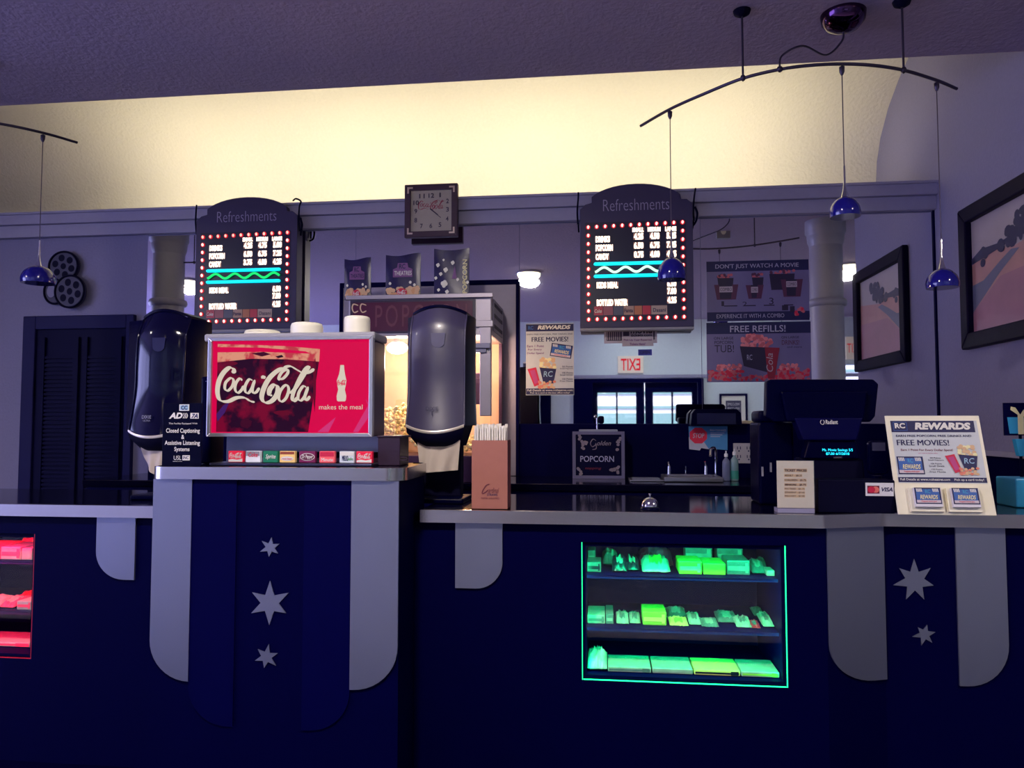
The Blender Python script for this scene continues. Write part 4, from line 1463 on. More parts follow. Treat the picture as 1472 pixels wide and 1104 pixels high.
# card reader
Yr = 3.07
x0, x1 = ax(1241, Yr, 710), ax(1287, Yr, 710)
t = thing('card_reader', 'black payment card box with a card logo sticker, left of the rewards display', 'card reader', ((x0 + x1) / 2, Yr + 0.06, ZT))
zt_ = az(1265, 690, Yr)
x0 = ax(1176, Yr, 710)
MB().box(x0, x1, Yr, Yr + 0.1, ZT + 0.0005, zt_, blackmatte_m, 0.005).build('box', t)
P = plane((1244, 694, 1284.5, 713), Yr, (22, 742, 244, 842))
mb = MB()
P.rect(mb, 22, 742, 244, 842, M('sticker', (225, 222, 228), 0.5), 0.001)
P.rect(mb, 36, 764, 132, 824, M('maroon', (110, 10, 50), 0.5), 0.0016)
P.ell(mb, 68, 794, 30, 24, red_m, 0.0022)
P.ell(mb, 100, 794, 30, 24, M('card_orange', (235, 120, 110), 0.5), 0.0020)
P.text(mb, 'VISA', 148, 776, 236, 808, ink_m, 0.0016, 0.03, 0.25)
mb.build('sticker', t)
# pin pad behind
Yw = 3.2
p = at(1262, 700, Yw)
t = thing('pin_pad', 'dark rounded pin pad on a stem between register and rewards display', 'pin pad', (p.x, Yw + 0.03, ZT))
P = plane((1248, 632, 1278, 690), Yw)
mb = MB()
P.slab(mb, rounded(1249, 634, 1277, 682, 6), black_m, 0.0, -0.03, 0.004)
mb.build('keypad', t)
mb = MB()
P.rect(mb, 1254, 636, 1273, 648, dgrey_m, 0.001)
mb.build('screen', t)
MB().cyl((p.x, Yw + 0.015, ZT + 0.001), (p.x, Yw + 0.015, az(1262, 684, Yw)), 0.02, black_m).build('stem', t)

# ---- rewards display, leaning back
A, B = at(1291, 735, 3.04), at(1433, 735.5, 3.04)
A.z = B.z = ZT + 0.002
wid = B.x - A.x
lean = math.radians(17)
hgt = (az(1350, 598, 3.12) - ZT) / math.cos(lean)
dv = Vector((0, -math.sin(lean), -math.cos(lean))) * hgt / 760.0
# drawing units follow the crop of the display: 0..860 wide, 205..965 tall
P = PL(A - dv * 760, Vector((wid, 0, 0)) / 800.0, dv, (0, 205))
t = thing('rewards_display', 'white leaning rewards display board with two card pockets at the right end of the counter', 'display stand', (A.x + wid / 2, A.y + 0.06, ZT))
mb = MB()
bw = M('display_white', (238, 230, 205), 0.45)
P.box(mb, 0, 205, 800, 965, bw, 0, -0.006, 0.002)
mb.build('board', t)
MB().box(A.x + wid * 0.4, A.x + wid * 0.6, A.y + 0.03, A.y + 0.12, ZT + 0.0015, ZT + 0.006, bw).build('easel_foot', t)
def rewards_card(q, mb, x0, y0, x1, y1, off):
    k = scaled(q, (x0, y0, x1, y1), (0, 0, 220, 130))
    k.rect(mb, 0, 0, 220, 130, ink_m, off)
    k.rect(mb, 10, 12, 206, 120, blue_m, off + LAY)
    for i in range(4):
        for s0 in (12, 150):
            k.poly(mb, [(s0 + 13 * i, 8), (s0 + 8 + 13 * i, 8), (s0 + 8 + 13 * i + 5, 34), (s0 + 13 * i + 5, 34)], white_m, off + 2 * LAY)
    k.text(mb, 'RC', 88, 16, 132, 46, sky_m, off + 2 * LAY, 0.02)
    k.text(mb, 'REWARDS', 40, 58, 190, 92, yellow_m, off + 2 * LAY, 0.02, 0.2)
    k.rect(mb, 8, 100, 210, 122, M('pale_card', (205, 190, 200), 0.5), off + 2 * LAY)
    k.text(mb, 'frequent movie goer', 46, 103, 176, 119, red_m, off + 3 * LAY, 0.01)
def bucket(q, mb, x0, y0, x1, y1, off):
    """popcorn cup with two tickets printed on the posters"""
    k = scaled(q, (x0, y0, x1, y1), (0, 0, 200, 240))
    rnd = random.Random(5)
    for i in range(26):
        cx, cy = rnd.uniform(95, 190), rnd.uniform(10, 90)
        k.ell(mb, cx, cy, 14, 13, tan_m if i % 3 else yellow_m, off + 0.00003 * i, 9)
    k.poly(mb, [(85, 80), (200, 92), (180, 200), (110, 195)], ink_m, off + 0.0012)
    k.text(mb, 'RC', 112, 108, 176, 150, M('pale_blue', (150, 185, 215)), off + 0.002, 0.01, 0.1)
    k.poly(mb, [(0, 92), (60, 78), (92, 205), (48, 222)], red_m, off + 0.0014)
    k.poly(mb, [(18, 104), (52, 96), (76, 190), (50, 204)], pink_m, off + 0.002)
    for i in range(22):
        cx, cy = rnd.uniform(80, 190), rnd.uniform(185, 232)
        k.ell(mb, cx, cy, 11, 10, orange_m if i % 2 else tan_m, off + 0.0016 + 0.00003 * i, 9)
mb = MB()
P.rect(mb, 40, 246, 770, 730, M('poster_grey', (196, 200, 206), 0.5), 0.001)
P.rect(mb, 40, 248, 745, 338, ink_m, 0.0016)
P.text(mb, 'RC', 72, 266, 160, 308, white_m, 0.0024, 0.04)
P.frame(mb, 60, 258, 176, 326, 3, blue_m, 0.0026, 0.0016)
P.text(mb, 'REWARDS', 240, 262, 712, 318, white_m, 0.0024, 0.06, 0.15)
P.text(mb, 'EARN FREE POPCORN, FREE DRINKS AND', 72, 358, 705, 378, ink_m, 0.002, 0.02)
P.text(mb, 'FREE MOVIES!', 72, 398, 508, 442, ink_m, 0.002, 0.04)
P.text(mb, 'Earn 1 Point For Every Dollar Spent!', 96, 468, 530, 490, M('maroon', (110, 10, 50)), 0.002, 0.015)
P.text(mb, 'Join today at the box office', 240, 497, 400, 508, pink_m, 0.002)
rewards_card(P, mb, 50, 528, 270, 664, 0.002)
for k in range(3):
    P.text(mb, ('50 Points', '100 Points', '150 Points')[k], 330, 532 + 44 * k, 420, 544 + 44 * k, dgrey_m, 0.002, 0.01)
    P.text(mb, ('Small Popcorn', 'Small Drink', 'Free Movie')[k], 312, 549 + 44 * k, 442, 563 + 44 * k, dgrey_m, 0.002, 0.01)
bucket(P, mb, 455, 430, 725, 672, 0.002)
P.rect(mb, 40, 686, 770, 724, ink_m, 0.0016)
P.text(mb, 'Full Details at www.rctheatres.com    Pick up a card today!', 58, 694, 745, 716, white_m, 0.0024, 0.01)
mb.build('poster', t)
for x in (110, 415):
    mb = MB()
    P.slab(mb, [(x - 5, 770), (x + 265, 770), (x + 265, 945), (x - 5, 945)], bw, 0.012, 0.0)
    P.slab(mb, [(x + 25, 775), (x + 245, 775), (x + 245, 915), (x + 25, 915)], M('card_stock', (220, 215, 225), 0.4), 0.026, 0.012)
    rewards_card(P, mb, x + 28, 775, x + 240, 895, 0.0266)
    mb.build('card_pocket', t)

# ---- blue popcorn box promotion at the frame's right edge
Yg = 3.45
x0, x1 = ax(1443, Yg, 600), ax(1492, Yg, 600)
t = thing('gift_card_stand', 'navy topper card with cream ribbons over blue trays, at the right frame edge', 'display stand', ((x0 + x1) / 2, Yg + 0.05, ZT))
P = plane((1443, 579, 1492, 626), Yg, (0, 0, 260, 260))
mb = MB()
P.box(mb, 0, 0, 260, 260, navy_m, 0, -0.006)
P.poly(mb, [(25, 115), (235, 115), (225, 245), (40, 245)], sky_m, 0.001)
P.poly(mb, [(105, 250), (105, 95), (50, 55), (55, 30), (90, 38), (125, 95), (150, 55), (195, 60), (190, 85), (150, 110), (148, 250)], yellow_m, 0.0018)
mb.build('topper_card', t)
xm = (x0 + x1) / 2
mb = MB()
P2 = plane((1459, 628, 1482, 656), Yg - 0.02)
P2.slab(mb, [(1460, 631), (1482, 631), (1478, 656), (1465, 656)], sky_m, 0.0, -0.03, 0.003)
mb.build('neck', t)
mb = MB()
z0_, z1_ = ZT + 0.001, az(1470, 688, Yg - 0.1)
xa, xb_ = ax(1460, Yg - 0.1, 700), ax(1500, Yg - 0.1, 700)
mb.box(xa, xb_, Yg - 0.1, Yg + 0.06, z0_, z1_, sky_m, 0.006)
mb.build('tray', t)
mb = MB().cyl((xm, Yg + 0.01, ZT + 0.002), (xm, Yg + 0.01, P.p(0, 0).z - 0.02), 0.006, black_m)
mb.build('post', t)
# ================================================================== BACK COUNTER, WALL PIECES, LAMPS
ZB = 1.06
# ---- popcorn machine
YQ = 4.56
mx0, mx1 = ax(500, YQ, 560), ax(706, YQ, 560)
YQB = 5.12
zq0, zq1 = ZB + 0.001, az(604, 428, YQ)
t = thing('popcorn_machine', 'lit popcorn machine with glass front and dark red header on the back counter', 'popcorn machine', ((mx0 + mx1) / 2, (YQ + YQB) / 2, ZB))
stl = M('cabinet_steel', (176, 168, 178), 0.4, metal=0.5)
plumf = M('plum_metal', (74, 46, 78), 0.4, metal=0.4)
inner = M('peach_liner', (228, 186, 156), 0.6)
zh = az(600, 483, YQ)         # header bottom
zbs = az(600, 655, YQ)        # base top
mb = MB()
mb.box(mx0, mx1, YQ, YQB, zq0, zbs, plumf, 0.004)
mb.build('base_cabinet', t)
mb = MB()
mb.box(mx0, mx1, YQ, YQB, zh, zq1, stl, 0.005)
mb.build('roof_housing', t)
MB().box(mx0 + 0.005, mx1 - 0.005, YQB - 0.012, YQB, zbs, zh, inner).build('liner', t)
p0 = ax(535, YQ, 560)
p1 = ax(551, YQ, 560)
mb = MB()
mb.box(mx0, p1, YQ, YQ + 0.03, zbs, zh, plumf)
mb.build('corner_post', t)
pa, pb_ = ax(690, YQ, 530), mx1
MB().box(pa, pb_, YQ - 0.012, YQ + 0.03, az(698, 598, YQ), az(698, 470, YQ), stl, 0.004).build('corner_post', t)
MB().box(mx0, mx0 + 0.02, YQ + 0.03, YQB - 0.012, zbs, zh, plumf).build('side_panel', t)
MB().box(mx1 - 0.02, mx1, YQB - 0.07, YQB - 0.012, zbs, zh, plumf).build('corner_post', t)
MB().box(mx1 - 0.008, mx1 - 0.003, YQ + 0.03, YQB - 0.07, zbs, zh, glass_m).build('side_glass', t)
MB().box(p1, pa, YQ + 0.006, YQ + 0.011, zbs, zh, glass_m).build('front_glass', t)
# header
P = plane((500, 424, 706, 655), YQ)
mb = MB()
hd = M('header_glass', (66, 18, 46), 0.2, emit=0.3)
P.box(mb, 503, 431, 684, 479, M('header_frame', (40, 24, 60), 0.4), 0.006, 0)
P.rect(mb, 507, 434, 680, 476, hd, 0.0075)
tx = M('header_letter', (200, 170, 140), 0.5, emit=0.15)
tx2 = M('header_letter_dim', (86, 32, 54), 0.5, emit=0.25)
P.text(mb, 'POPCORN', 540, 438, 672, 470, tx2, 0.009, 0.0, 0, 1.3)
for k, xx in enumerate((506, 518)):
    P.stroke(mb, [(xx + 9, 438), (xx + 2, 436), (xx, 442), (xx + 3, 448), (xx + 9, 446)], 2, 1.4, tx, 0.009)
mb.build('header', t)
mb = MB()
P.box(mb, 498, 424, 709, 430, stl, 0.03, 0, 0.002)
P.box(mb, 684, 463, 709, 472, stl, 0.02, 0, 0.002)
mb.build('cornice', t)
mb = MB()
P.box(mb, 680, 496, 706, 503, M('handle_grey', (150, 148, 170), 0.4), 0.05, 0.012, 0.003)
P.box(mb, 682, 503, 700, 509, M('handle_grey', (150, 148, 170), 0.4), 0.03, 0.012, 0.002)
mb.build('door_handle', t)
# vent on the right side
zv0, zv1 = az(716, 480, 4.8), az(716, 436, 4.8)
mb = MB()
mb.box(mx1, mx1 + 0.006, 4.62, 5.05, zv0, zv1, M('vent_plate', (130, 124, 146), 0.5))
for k in range(6):
    for j in range(3):
        yy = 4.65 + 0.063 * k
        z = zv0 + 0.02 + (zv1 - zv0 - 0.05) * j / 2.2
        mb.box(mx1 + 0.006, mx1 + 0.009, yy, yy + 0.045, z, z + 0.022, M('vent_slot', (30, 22, 56), 0.6))
mb.build('vent', t)
# kettle and lamp
kx = ax(640, 4.8, 520)
mb = MB()
mb.lathe((kx, 4.82, az(640, 545, 4.8)), [(0.06, 0), (0.10, 0.01), (0.11, 0.06), (0.11, 0.15), (0.09, 0.17), (0.0, 0.175)], steel_m)
mb.box(kx - 0.012, kx + 0.012, 4.80, 4.84, az(640, 545, 4.8) + 0.16, zh, steel_m)
mb.build('kettle', t)
mb = MB()
P2 = plane((680, 535, 692, 580), 4.75)
P2.box(mb, 679, 536, 692, 581, plumf, 0, -0.05, 0.004)
mb.build('control_box', t)
lx = ax(571, 4.72, 500)
lz = az(571, 500, 4.72)
bulb_m = M('heat_bulb', (255, 225, 170), 0.4, emit=7)
mb = MB()
mb.ball((lx, 4.72, lz), 0.055, bulb_m, 1.3, 1, 0.75)
mb.cyl((lx, 4.72, lz + 0.03), (lx, 4.72, zh), 0.022, chrome_m)
mb.build('heat_lamp', t)
lamp('popcorn_glow', 'POINT', (lx, 4.70, lz - 0.09), 17, (1.0, 0.72, 0.46), shadow_soft_size=0.05)
lamp('popcorn_glow_right', 'POINT', (mx1 - 0.14, 4.74, zh - 0.12), 11, (1.0, 0.64, 0.40), shadow_soft_size=0.05)
# heap of popcorn behind the glass
mb = MB()
pop_m = M('popped_corn', (245, 225, 165), 0.7)
rnd = random.Random(11)
bmp = bmesh.new()
bmesh.ops.create_icosphere(bmp, subdivisions=1, radius=1)
bv = [v.co.copy() for v in bmp.verts]
bmp.verts.index_update()
bf = [[v.index for v in f.verts] for f in bmp.faces]
bmp.free()
x_l, x_r = mx0 + 0.05, mx1 - 0.03
for i in range(620):
    x = rnd.uniform(x_l, x_r)
    y = rnd.uniform(YQ + 0.035, YQB - 0.05)
    u = (x - x_l) / (x_r - x_l)
    hmax = 0.05 + 0.22 * math.exp(-((u - 0.26) / 0.2) ** 2) + 0.05 * math.sin(y * 20) ** 2
    z = zbs + 0.012 + hmax * (rnd.random() ** 0.35)
    r = rnd.uniform(0.011, 0.017)
    c = Vector((x, y, z))
    mb.add([c + v * r * rnd.uniform(0.75, 1.2) for v in bv], bf, pop_m)
o = mb.build('popcorn', loc=((mx0 + mx1) / 2, 4.8, zbs))
tag(o, 'heap of yellow popcorn glowing inside the popcorn machine', 'popcorn', None, 'stuff')
# hood panel behind the machine
P = plane((488, 405, 746, 700), 5.165)
t = thing('splash_panel', 'wide grey panel with black edging standing behind the popcorn machine', 'panel', P.p(620, 700))
P.O.z += 0
yb_ = P.s0[1] + (ZB + 0.003 - P.O.z) / P.dv.z
mb = MB()
P.box(mb, 493, 412, 742, yb_, M('panel_grey', (150, 142, 160), 0.5, metal=0.3), 0.012, 0.0)
mb.build('sheet', t)
mb = MB()
for b in ((488, 405, 746, 412), (742, 412, 746, yb_), (488, 412, 493, yb_)):
    P.box(mb, b[0], b[1], b[2], b[3], navy_m, 0.018, 0.0)
mb.build('edging', t)

# ---- three popcorn bags on the machine
def bag(pxb, lab, kind, dy):
    Yb = YQ + dy
    x0, x1 = ax(pxb[0], Yb, 400), ax(pxb[2], Yb, 400)
    zz0 = zq1 + 0.0015
    zz1 = az((pxb[0] + pxb[2]) / 2, pxb[1], Yb)
    W, H = x1 - x0, zz1 - zz0
    t = thing('popcorn_bag', lab, 'popcorn bag', ((x0 + x1) / 2, Yb, zz0), 'display bags on the popcorn machine')
    bm_ = M('bag_' + kind, (26, 16, 74), 0.3, var=0.25, scale=14, bump=0.15)
    nx, nz = 14, 14
    fr, bk = [], []
    for j in range(nz + 1):
        v = j / nz
        a, b = [], []
        for i in range(nx + 1):
            u = i / nx
            e = max(0, math.sin(PI * u)) ** 0.5 * (1 - v ** 3) * 0.008
            wob = 0.0012 * math.sin(u * 9 + v * 5)
            ztop = zz0 + H * v - (0.012 * math.sin(PI * u) if kind == 'tall' else 0.008 * math.sin(u * 5)) * v
            a.append(Vector((x0 + W * u, Yb - e - 0.001 + wob * (v < 1), ztop)))
            b.append(Vector((x0 + W * u, Yb + 3 * e + 0.012 * (1 - v) + 0.001, ztop)))
        fr.append(a)
        bk.append(b)
    mb = MB()
    mb.sheet(fr, bm_)
    mb.sheet(bk, bm_)
    mb.sheet([fr[0], bk[0]], bm_)
    mb.sheet([[r[0] for r in fr], [r[0] for r in bk]], bm_)
    mb.sheet([[r[-1] for r in fr], [r[-1] for r in bk]], bm_)
    mb.build('pouch', t)
    # printing sits just before the pouch
    q = PL((x0, Yb - 0.0112, zz1), (W / 100, 0, 0), (0, 0, -H / 100))
    mb = MB()
    rnd = random.Random(len(lab))
    if kind != 'tall':
        for i in range(46):
            q.ell(mb, rnd.uniform(7, 93), rnd.uniform(76, 95), 7, 5, tan_m if i % 3 else M('bag_peach', (215, 160, 115), 0.6), 0.00004 * i, 8)
        q.ell(mb, 48, 86, 15, 9, red_m, 0.003)
        coke(q, mb, 36, 81, 60, 91, white_m, 0.0036, 1.2)
        lil = M('bag_lilac', (120, 70, 130), 0.5)
        q.poly(mb, [(22, 52), (22, 34), (34, 30), (36, 20), (64, 20), (66, 30), (78, 34), (78, 52)], lil, 0.001)
        q.text(mb, 'RC', 40, 22, 58, 33, ink_m, 0.002, 0.02)
        q.text(mb, 'THEATRES', 26, 38, 76, 48, white_m if kind == 'b' else ink_m, 0.002, 0.01)
        for cx, cy in ((14, 66), (72, 64), (84, 70)):
            q.ell(mb, cx, cy, 4, 3.5, cream_m, 0.001, 8)
    else:
        for cx, cy, r in ((12, 34, 5), (34, 44, 6), (20, 52, 4.5), (30, 72, 9), (14, 84, 4), (38, 88, 5), (54, 30, 5), (68, 64, 4), (28, 24, 3), (96, 70, 4), (6, 60, 4)):
            for k in range(4):
                q.ell(mb, cx + r * 0.5 * math.cos(k * 1.7), cy + r * 0.4 * math.sin(k * 1.7), r * 0.62, r * 0.5, cream_m, 0.001 + 0.0001 * k, 9)
        q.poly(mb, [(52, 62), (60, 36), (66, 62)], M('bag_lilac', (120, 70, 130)), 0.001)
        q.text(mb, 'POPCORN', 82, 24, 95, 92, yellow_m, 0.0015, 0.03, rot=True)
    mb.build('printing', t)
bag((495, 372, 533, 427), 'small dark blue popcorn bag at the left end on top of the popcorn machine', 'a', 0.03)
bag((554.5, 366, 604.5, 427), 'wide dark blue popcorn bag in the middle on top of the popcorn machine', 'b', 0.03)
bag((624, 357, 674.5, 424), 'tall purple popcorn bag with vertical lettering on the machine', 'tall', 0.04)

# ---- popcorn topping dispenser with a framed front
YG = 4.95
P = plane((823, 620, 898, 688), YG, (328, 668, 622, 938))
P.O.z += ZB + 0.001 - P.p(0, 938).z
a, b = P.p(328, 668), P.p(622, 938)
t = thing('topping_dispenser', 'square topping dispenser with a grey framed golden popcorn sign and pump', 'dispenser', ((a.x + b.x) / 2, YG + 0.1, ZB))
MB().box(a.x + 0.004, b.x - 0.004, YG + 0.001, YG + 0.19, b.z, a.z - 0.004, black_m, 0.004).build('body', t)
mb = MB()
P.frame(mb, 328, 668, 622, 938, 18, M('frame_grey', (92, 88, 128), 0.4), 0.008, 0)
mb.build('frame', t)
mb = MB()
P.rect(mb, 346, 686, 604, 920, M('popcorn_sign', (3, 3, 44), 0.5, spec=0.08), 0.002)
gold = M('dull_gold', (120, 108, 128), 0.5)
P.stroke(mb, [(462, 722), (445, 712), (430, 735), (440, 755), (458, 745), (460, 735), (462, 765), (440, 772)], 5, 2.5, gold, 0.003)
P.text(mb, 'olden', 466, 722, 546, 748, gold, 0.003, 0.01, 0.35)
P.text(mb, 'POPCORN', 372, 808, 562, 842, M('sign_silver', (150, 150, 190), 0.5), 0.003, 0.01)
rnd = random.Random(2)
for cx, cy in ((375, 720), (385, 745), (400, 730), (392, 770), (372, 700), (585, 735), (575, 765), (590, 712), (565, 880), (580, 870), (548, 890), (575, 900), (362, 885), (372, 905)):
    for k in range(3):
        P.ell(mb, cx + rnd.uniform(-9, 9), cy + rnd.uniform(-9, 9), 9, 8, gold, 0.003 + 0.0002 * k, 8)
P.text(mb, 'topping', 400, 872, 490, 888, M('maroon', (110, 10, 50)), 0.003, 0.0, 0.2)
mb.build('sign_face', t)
mb = MB()
xa = P.p(364, 0).x
xb_ = P.p(584, 0).x
mb.box(xa, xb_, YG + 0.02, YG + 0.16, a.z - 0.003, a.z + 0.012, steel_m, 0.003)
mb.build('lid', t)
xp = P.p(468, 0).x
mb = MB().cyl((xp, YG + 0.08, a.z + 0.012), (xp, YG + 0.08, a.z + 0.09), 0.007, chrome_m)
mb.ball((xp - 0.012, YG + 0.08, a.z + 0.095), 0.012, chrome_m)
mb.build('pump_stem', t)
mb = MB()
mb.box(xp + 0.006, xp + 0.045, YG + 0.06, YG + 0.1, a.z + 0.05, a.z + 0.1, black_m, 0.012, 3)
mb.build('pump_head', t)

sink_m = M('sink_steel', (150, 150, 168), 0.3, metal=0.9)
# ---- sink
YK = 4.72
x0, x1 = ax(955, YK, 685), ax(1040, YK, 685)
xd = ax(905, YK, 688)
t = thing('sink', 'steel drop-in sink with drainboard and two chrome taps on the back counter', 'sink', ((x0 + x1) / 2, YK + 0.15, ZB))
mb = MB()
zz = ZB + 0.001
w_ = 0.035
for b in ((x0, x1, YK, YK + w_), (x0, x1, YK + 0.3 - w_, YK + 0.3), (x0, x0 + w_, YK + w_, YK + 0.3 - w_), (x1 - w_, x1, YK + w_, YK + 0.3 - w_)):
    mb.box(b[0], b[1], b[2], b[3], zz, zz + 0.03, sink_m, 0.006)
mb.box(x0 + w_, x1 - w_, YK + w_, YK + 0.3 - w_, zz, zz + 0.004, sink_m)
mb.build('basin', t)
mb = MB().box(xd, x0, YK + 0.02, YK + 0.28, zz, zz + 0.008, sink_m, 0.003)
for k in range(6):
    y = YK + 0.05 + 0.035 * k
    mb.box(xd + 0.02, x0 - 0.02, y, y + 0.008, zz + 0.008, zz + 0.012, sink_m)
mb.build('drainboard', t)
for px, pyt in ((962, 668), (1015, 668)):
    x = ax(px, YK + 0.27, 680)
    z1_ = az(px, pyt, YK + 0.27)
    mb = MB()
    mb.cyl((x, YK + 0.28, zz + 0.03), (x, YK + 0.28, z1_ - 0.008), 0.013, chrome_m, 0.009)
    mb.cyl((x, YK + 0.28, z1_ - 0.008), (x - 0.006, YK + 0.27, z1_ + 0.02), 0.006, chrome_m)
    mb.build('tap', t)
x = ax(1022, YK + 0.28, 660)
zf = az(1022, 645, YK + 0.28)
mb = MB()
mb.tube(catmull([(x + 0.03, YK + 0.28, zz + 0.03), (x + 0.03, YK + 0.28, zf - 0.04), (x + 0.02, YK + 0.25, zf + 0.005), (x - 0.01, YK + 0.2, zf), (x - 0.02, YK + 0.16, zf - 0.04)], 8), 0.009, chrome_m, 10)
mb.build('spout', t)
x = ax(986, YK + 0.27, 680)
MB().cyl((x, YK + 0.28, zz + 0.03), (x, YK + 0.28, az(986, 670, YK + .27)), 0.004, chrome_m).build('sprayer', t)
# soap bottles
for k, (px, pyt, rgb, lab) in enumerate(((1044, 648, (96, 104, 140), 'clear grey pump bottle beside the sink, left of the other bottle'), (1056, 645, (110, 140, 150), 'clear bottle with green contents beside the wall outlet'))):
    Yo = 4.86
    x = ax(px, Yo, 680)
    zt_ = az(px, pyt, Yo)
    r = 0.024
    t = thing('soap_bottle', lab, 'bottle', (x, Yo, ZB), 'bottles by the sink')
    h = zt_ - ZB - 0.002
    MB().lathe((x, Yo, ZB + 0.002), [(r * .9, 0), (r, 0.006), (r, h * .55), (r * .9, h * .66), (0.008, h * .76), (0.008, h * .8)], M('bottle_%d' % k, rgb, 0.2)).build('bottle_body', t)
    mb = MB().lathe((x, Yo, ZB + 0.002 + h * .8), [(0.011, 0), (0.011, h * .1), (0.004, h * .12), (0.004, h * .2)], M('cap_white', (200, 205, 215), 0.4), 14)
    mb.build('pump_cap', t)
    if k:
        MB().lathe((x, Yo, ZB + 0.002), [(r * 1.01, 0.012), (r * 1.01, h * 0.32)], M('label_green', (40, 130, 120), 0.5)).build('label_band', t)
# wall outlets
P = plane((1054, 637, 1084, 666), YB - 0.028, (0, 0, 100, 100))
t = thing('wall_outlet', 'double cream electrical outlet plate on the dark backsplash above the sink bottles', 'outlet', P.p(50, 100))
mb = MB()
P.box(mb, 0, 0, 100, 100, M('outlet_plate', (176, 172, 180), 0.5), 0.006, 0.0, 0.002)
for cx in (27, 73):
    for cy in (28, 70):
        P.rect(mb, cx - 9, cy - 11, cx - 5, cy + 3, ink_m, 0.007)
        P.rect(mb, cx + 5, cy - 11, cx + 9, cy + 3, ink_m, 0.007)
        P.ell(mb, cx, cy + 11, 4, 4, ink_m, 0.007, 10)
mb.build('cover_plate', t)
# towel dispenser and blue stop notice
YD = 5.03
P = plane((993, 586, 1067, 640), YD)
t = thing('towel_dispenser', 'black paper towel dispenser at the bottom of the mirror above the blue notice', 'towel dispenser', P.p(1030, 612, -0.05))
mb = MB()
P.slab(mb, [(993, 612), (995, 594), (1000, 588), (1060, 588), (1066, 594), (1067, 612)], black_m, 0, -0.115, 0.006)
mb.build('housing', t)
mb = MB()
P.box(mb, 1002, 594, 1058, 610, dgrey_m if False else M('dispenser_window', (24, 24, 66), 0.2), 0.004, 0.0, 0.001)
mb.build('window', t)
P = plane((990, 612, 1046, 648), YB - 0.03, (50, 425, 300, 590))
mb = MB()
sky2 = M('notice_blue', (60, 130, 190), 0.5, var=0.2, scale=9)
P.slab(mb, [(50, 428), (300, 428), (298, 585), (130, 572), (120, 588), (52, 580)], sky2, 0.002, 0.0)
P.poly(mb, [(50, 500), (140, 520), (180, 580), (130, 572), (120, 588), (52, 580)], M('notice_pale', (170, 175, 200), 0.5), 0.0028)
P.poly(mb, [(112 + 60 * math.cos(PI / 8 + k * PI / 4), 490 + 56 * math.sin(PI / 8 + k * PI / 4)) for k in range(8)], red_m, 0.0034)
P.text(mb, 'STOP', 76, 474, 150, 506, M('notice_pale', (170, 175, 200)), 0.0042, 0.01, 0.2)
P.text(mb, 'WASH YOUR HANDS', 186, 448, 290, 462, white_m, 0.0034)
for k in range(3):
    P.rect(mb, 190, 470 + 12 * k, 280 - 14 * k, 475 + 12 * k, M('notice_pale', (170, 175, 200)), 0.0034)
tag(mb.build('handwash_notice', loc=P.p(175, 585)), 'blue notice with a red stop octagon on the backsplash under the towel dispenser', 'notice')

# ---- posters on the mirrors
def poster(name, pxb, src, lab, cat='poster', dy=0.0):
    P = plane(pxb, YM - 0.004 - dy, src)
    x0, y0, x1, y1 = src
    return P
P = plane((756, 465, 825, 568), YM - 0.003, (0, 0, 450, 700))
mb = MB()
P.box(mb, 0, 0, 450, 700, M('poster_grey', (196, 200, 206)), 0.0, -0.002)
P.rect(mb, 2, 6, 448, 76, ink_m)
P.text(mb, 'RC', 22, 22, 70, 58, blue_m, 2 * LAY, 0.03)
P.text(mb, 'REWARDS', 110, 18, 420, 58, white_m, 2 * LAY, 0.05, 0.2)
P.text(mb, 'EARN FREE POPCORN, FREE DRINKS AND', 10, 98, 440, 114, ink_m, LAY, 0.01)
P.text(mb, 'FREE MOVIES!', 56, 132, 396, 178, ink_m, LAY, 0.035)
for k, s_ in enumerate(('Earn 1 Point', 'For Every', 'Dollar Spent!')):
    P.text(mb, s_, 12 + (8 if k == 1 else 0), 208 + 36 * k, 170 - (20 if k == 1 else 0), 232 + 36 * k, M('plum_ink', (110, 50, 120), 0.6), LAY, 0.015)
c_, s_ = math.cos(0.16), math.sin(0.16)
Q = PL(P.p(245, 190), P.du * c_ + P.dv * s_ , P.dv * c_ - P.du * s_, (0, 0))
rewards_card(Q, mb, 0, 0, 200, 128, LAY)
bucket(P, mb, 14, 325, 285, 640, LAY)
for k in range(3):
    P.text(mb, ('50 Points', '100 Points', '150 Points')[k], 340, 415 + 60 * k, 440, 432 + 60 * k, ink_m, LAY, 0.01)
    P.text(mb, ('Small Popcorn', 'Small Drink', 'Free Movie')[k], 320, 436 + 60 * k, 440, 452 + 60 * k, ink_m, LAY, 0.01)
P.rect(mb, 2, 634, 448, 694, ink_m)
P.text(mb, 'Full Details at www.rctheatres.com', 14, 642, 438, 662, white_m, 2 * LAY, 0.01)
P.text(mb, 'Pick up a card at the box office today!', 40, 670, 410, 688, white_m, 2 * LAY, 0.01)
tag(mb.build('rewards_poster', loc=P.p(225, 700)), 'tall rewards poster with a popcorn cup stuck on the mirror beside the popcorn machine', 'poster')

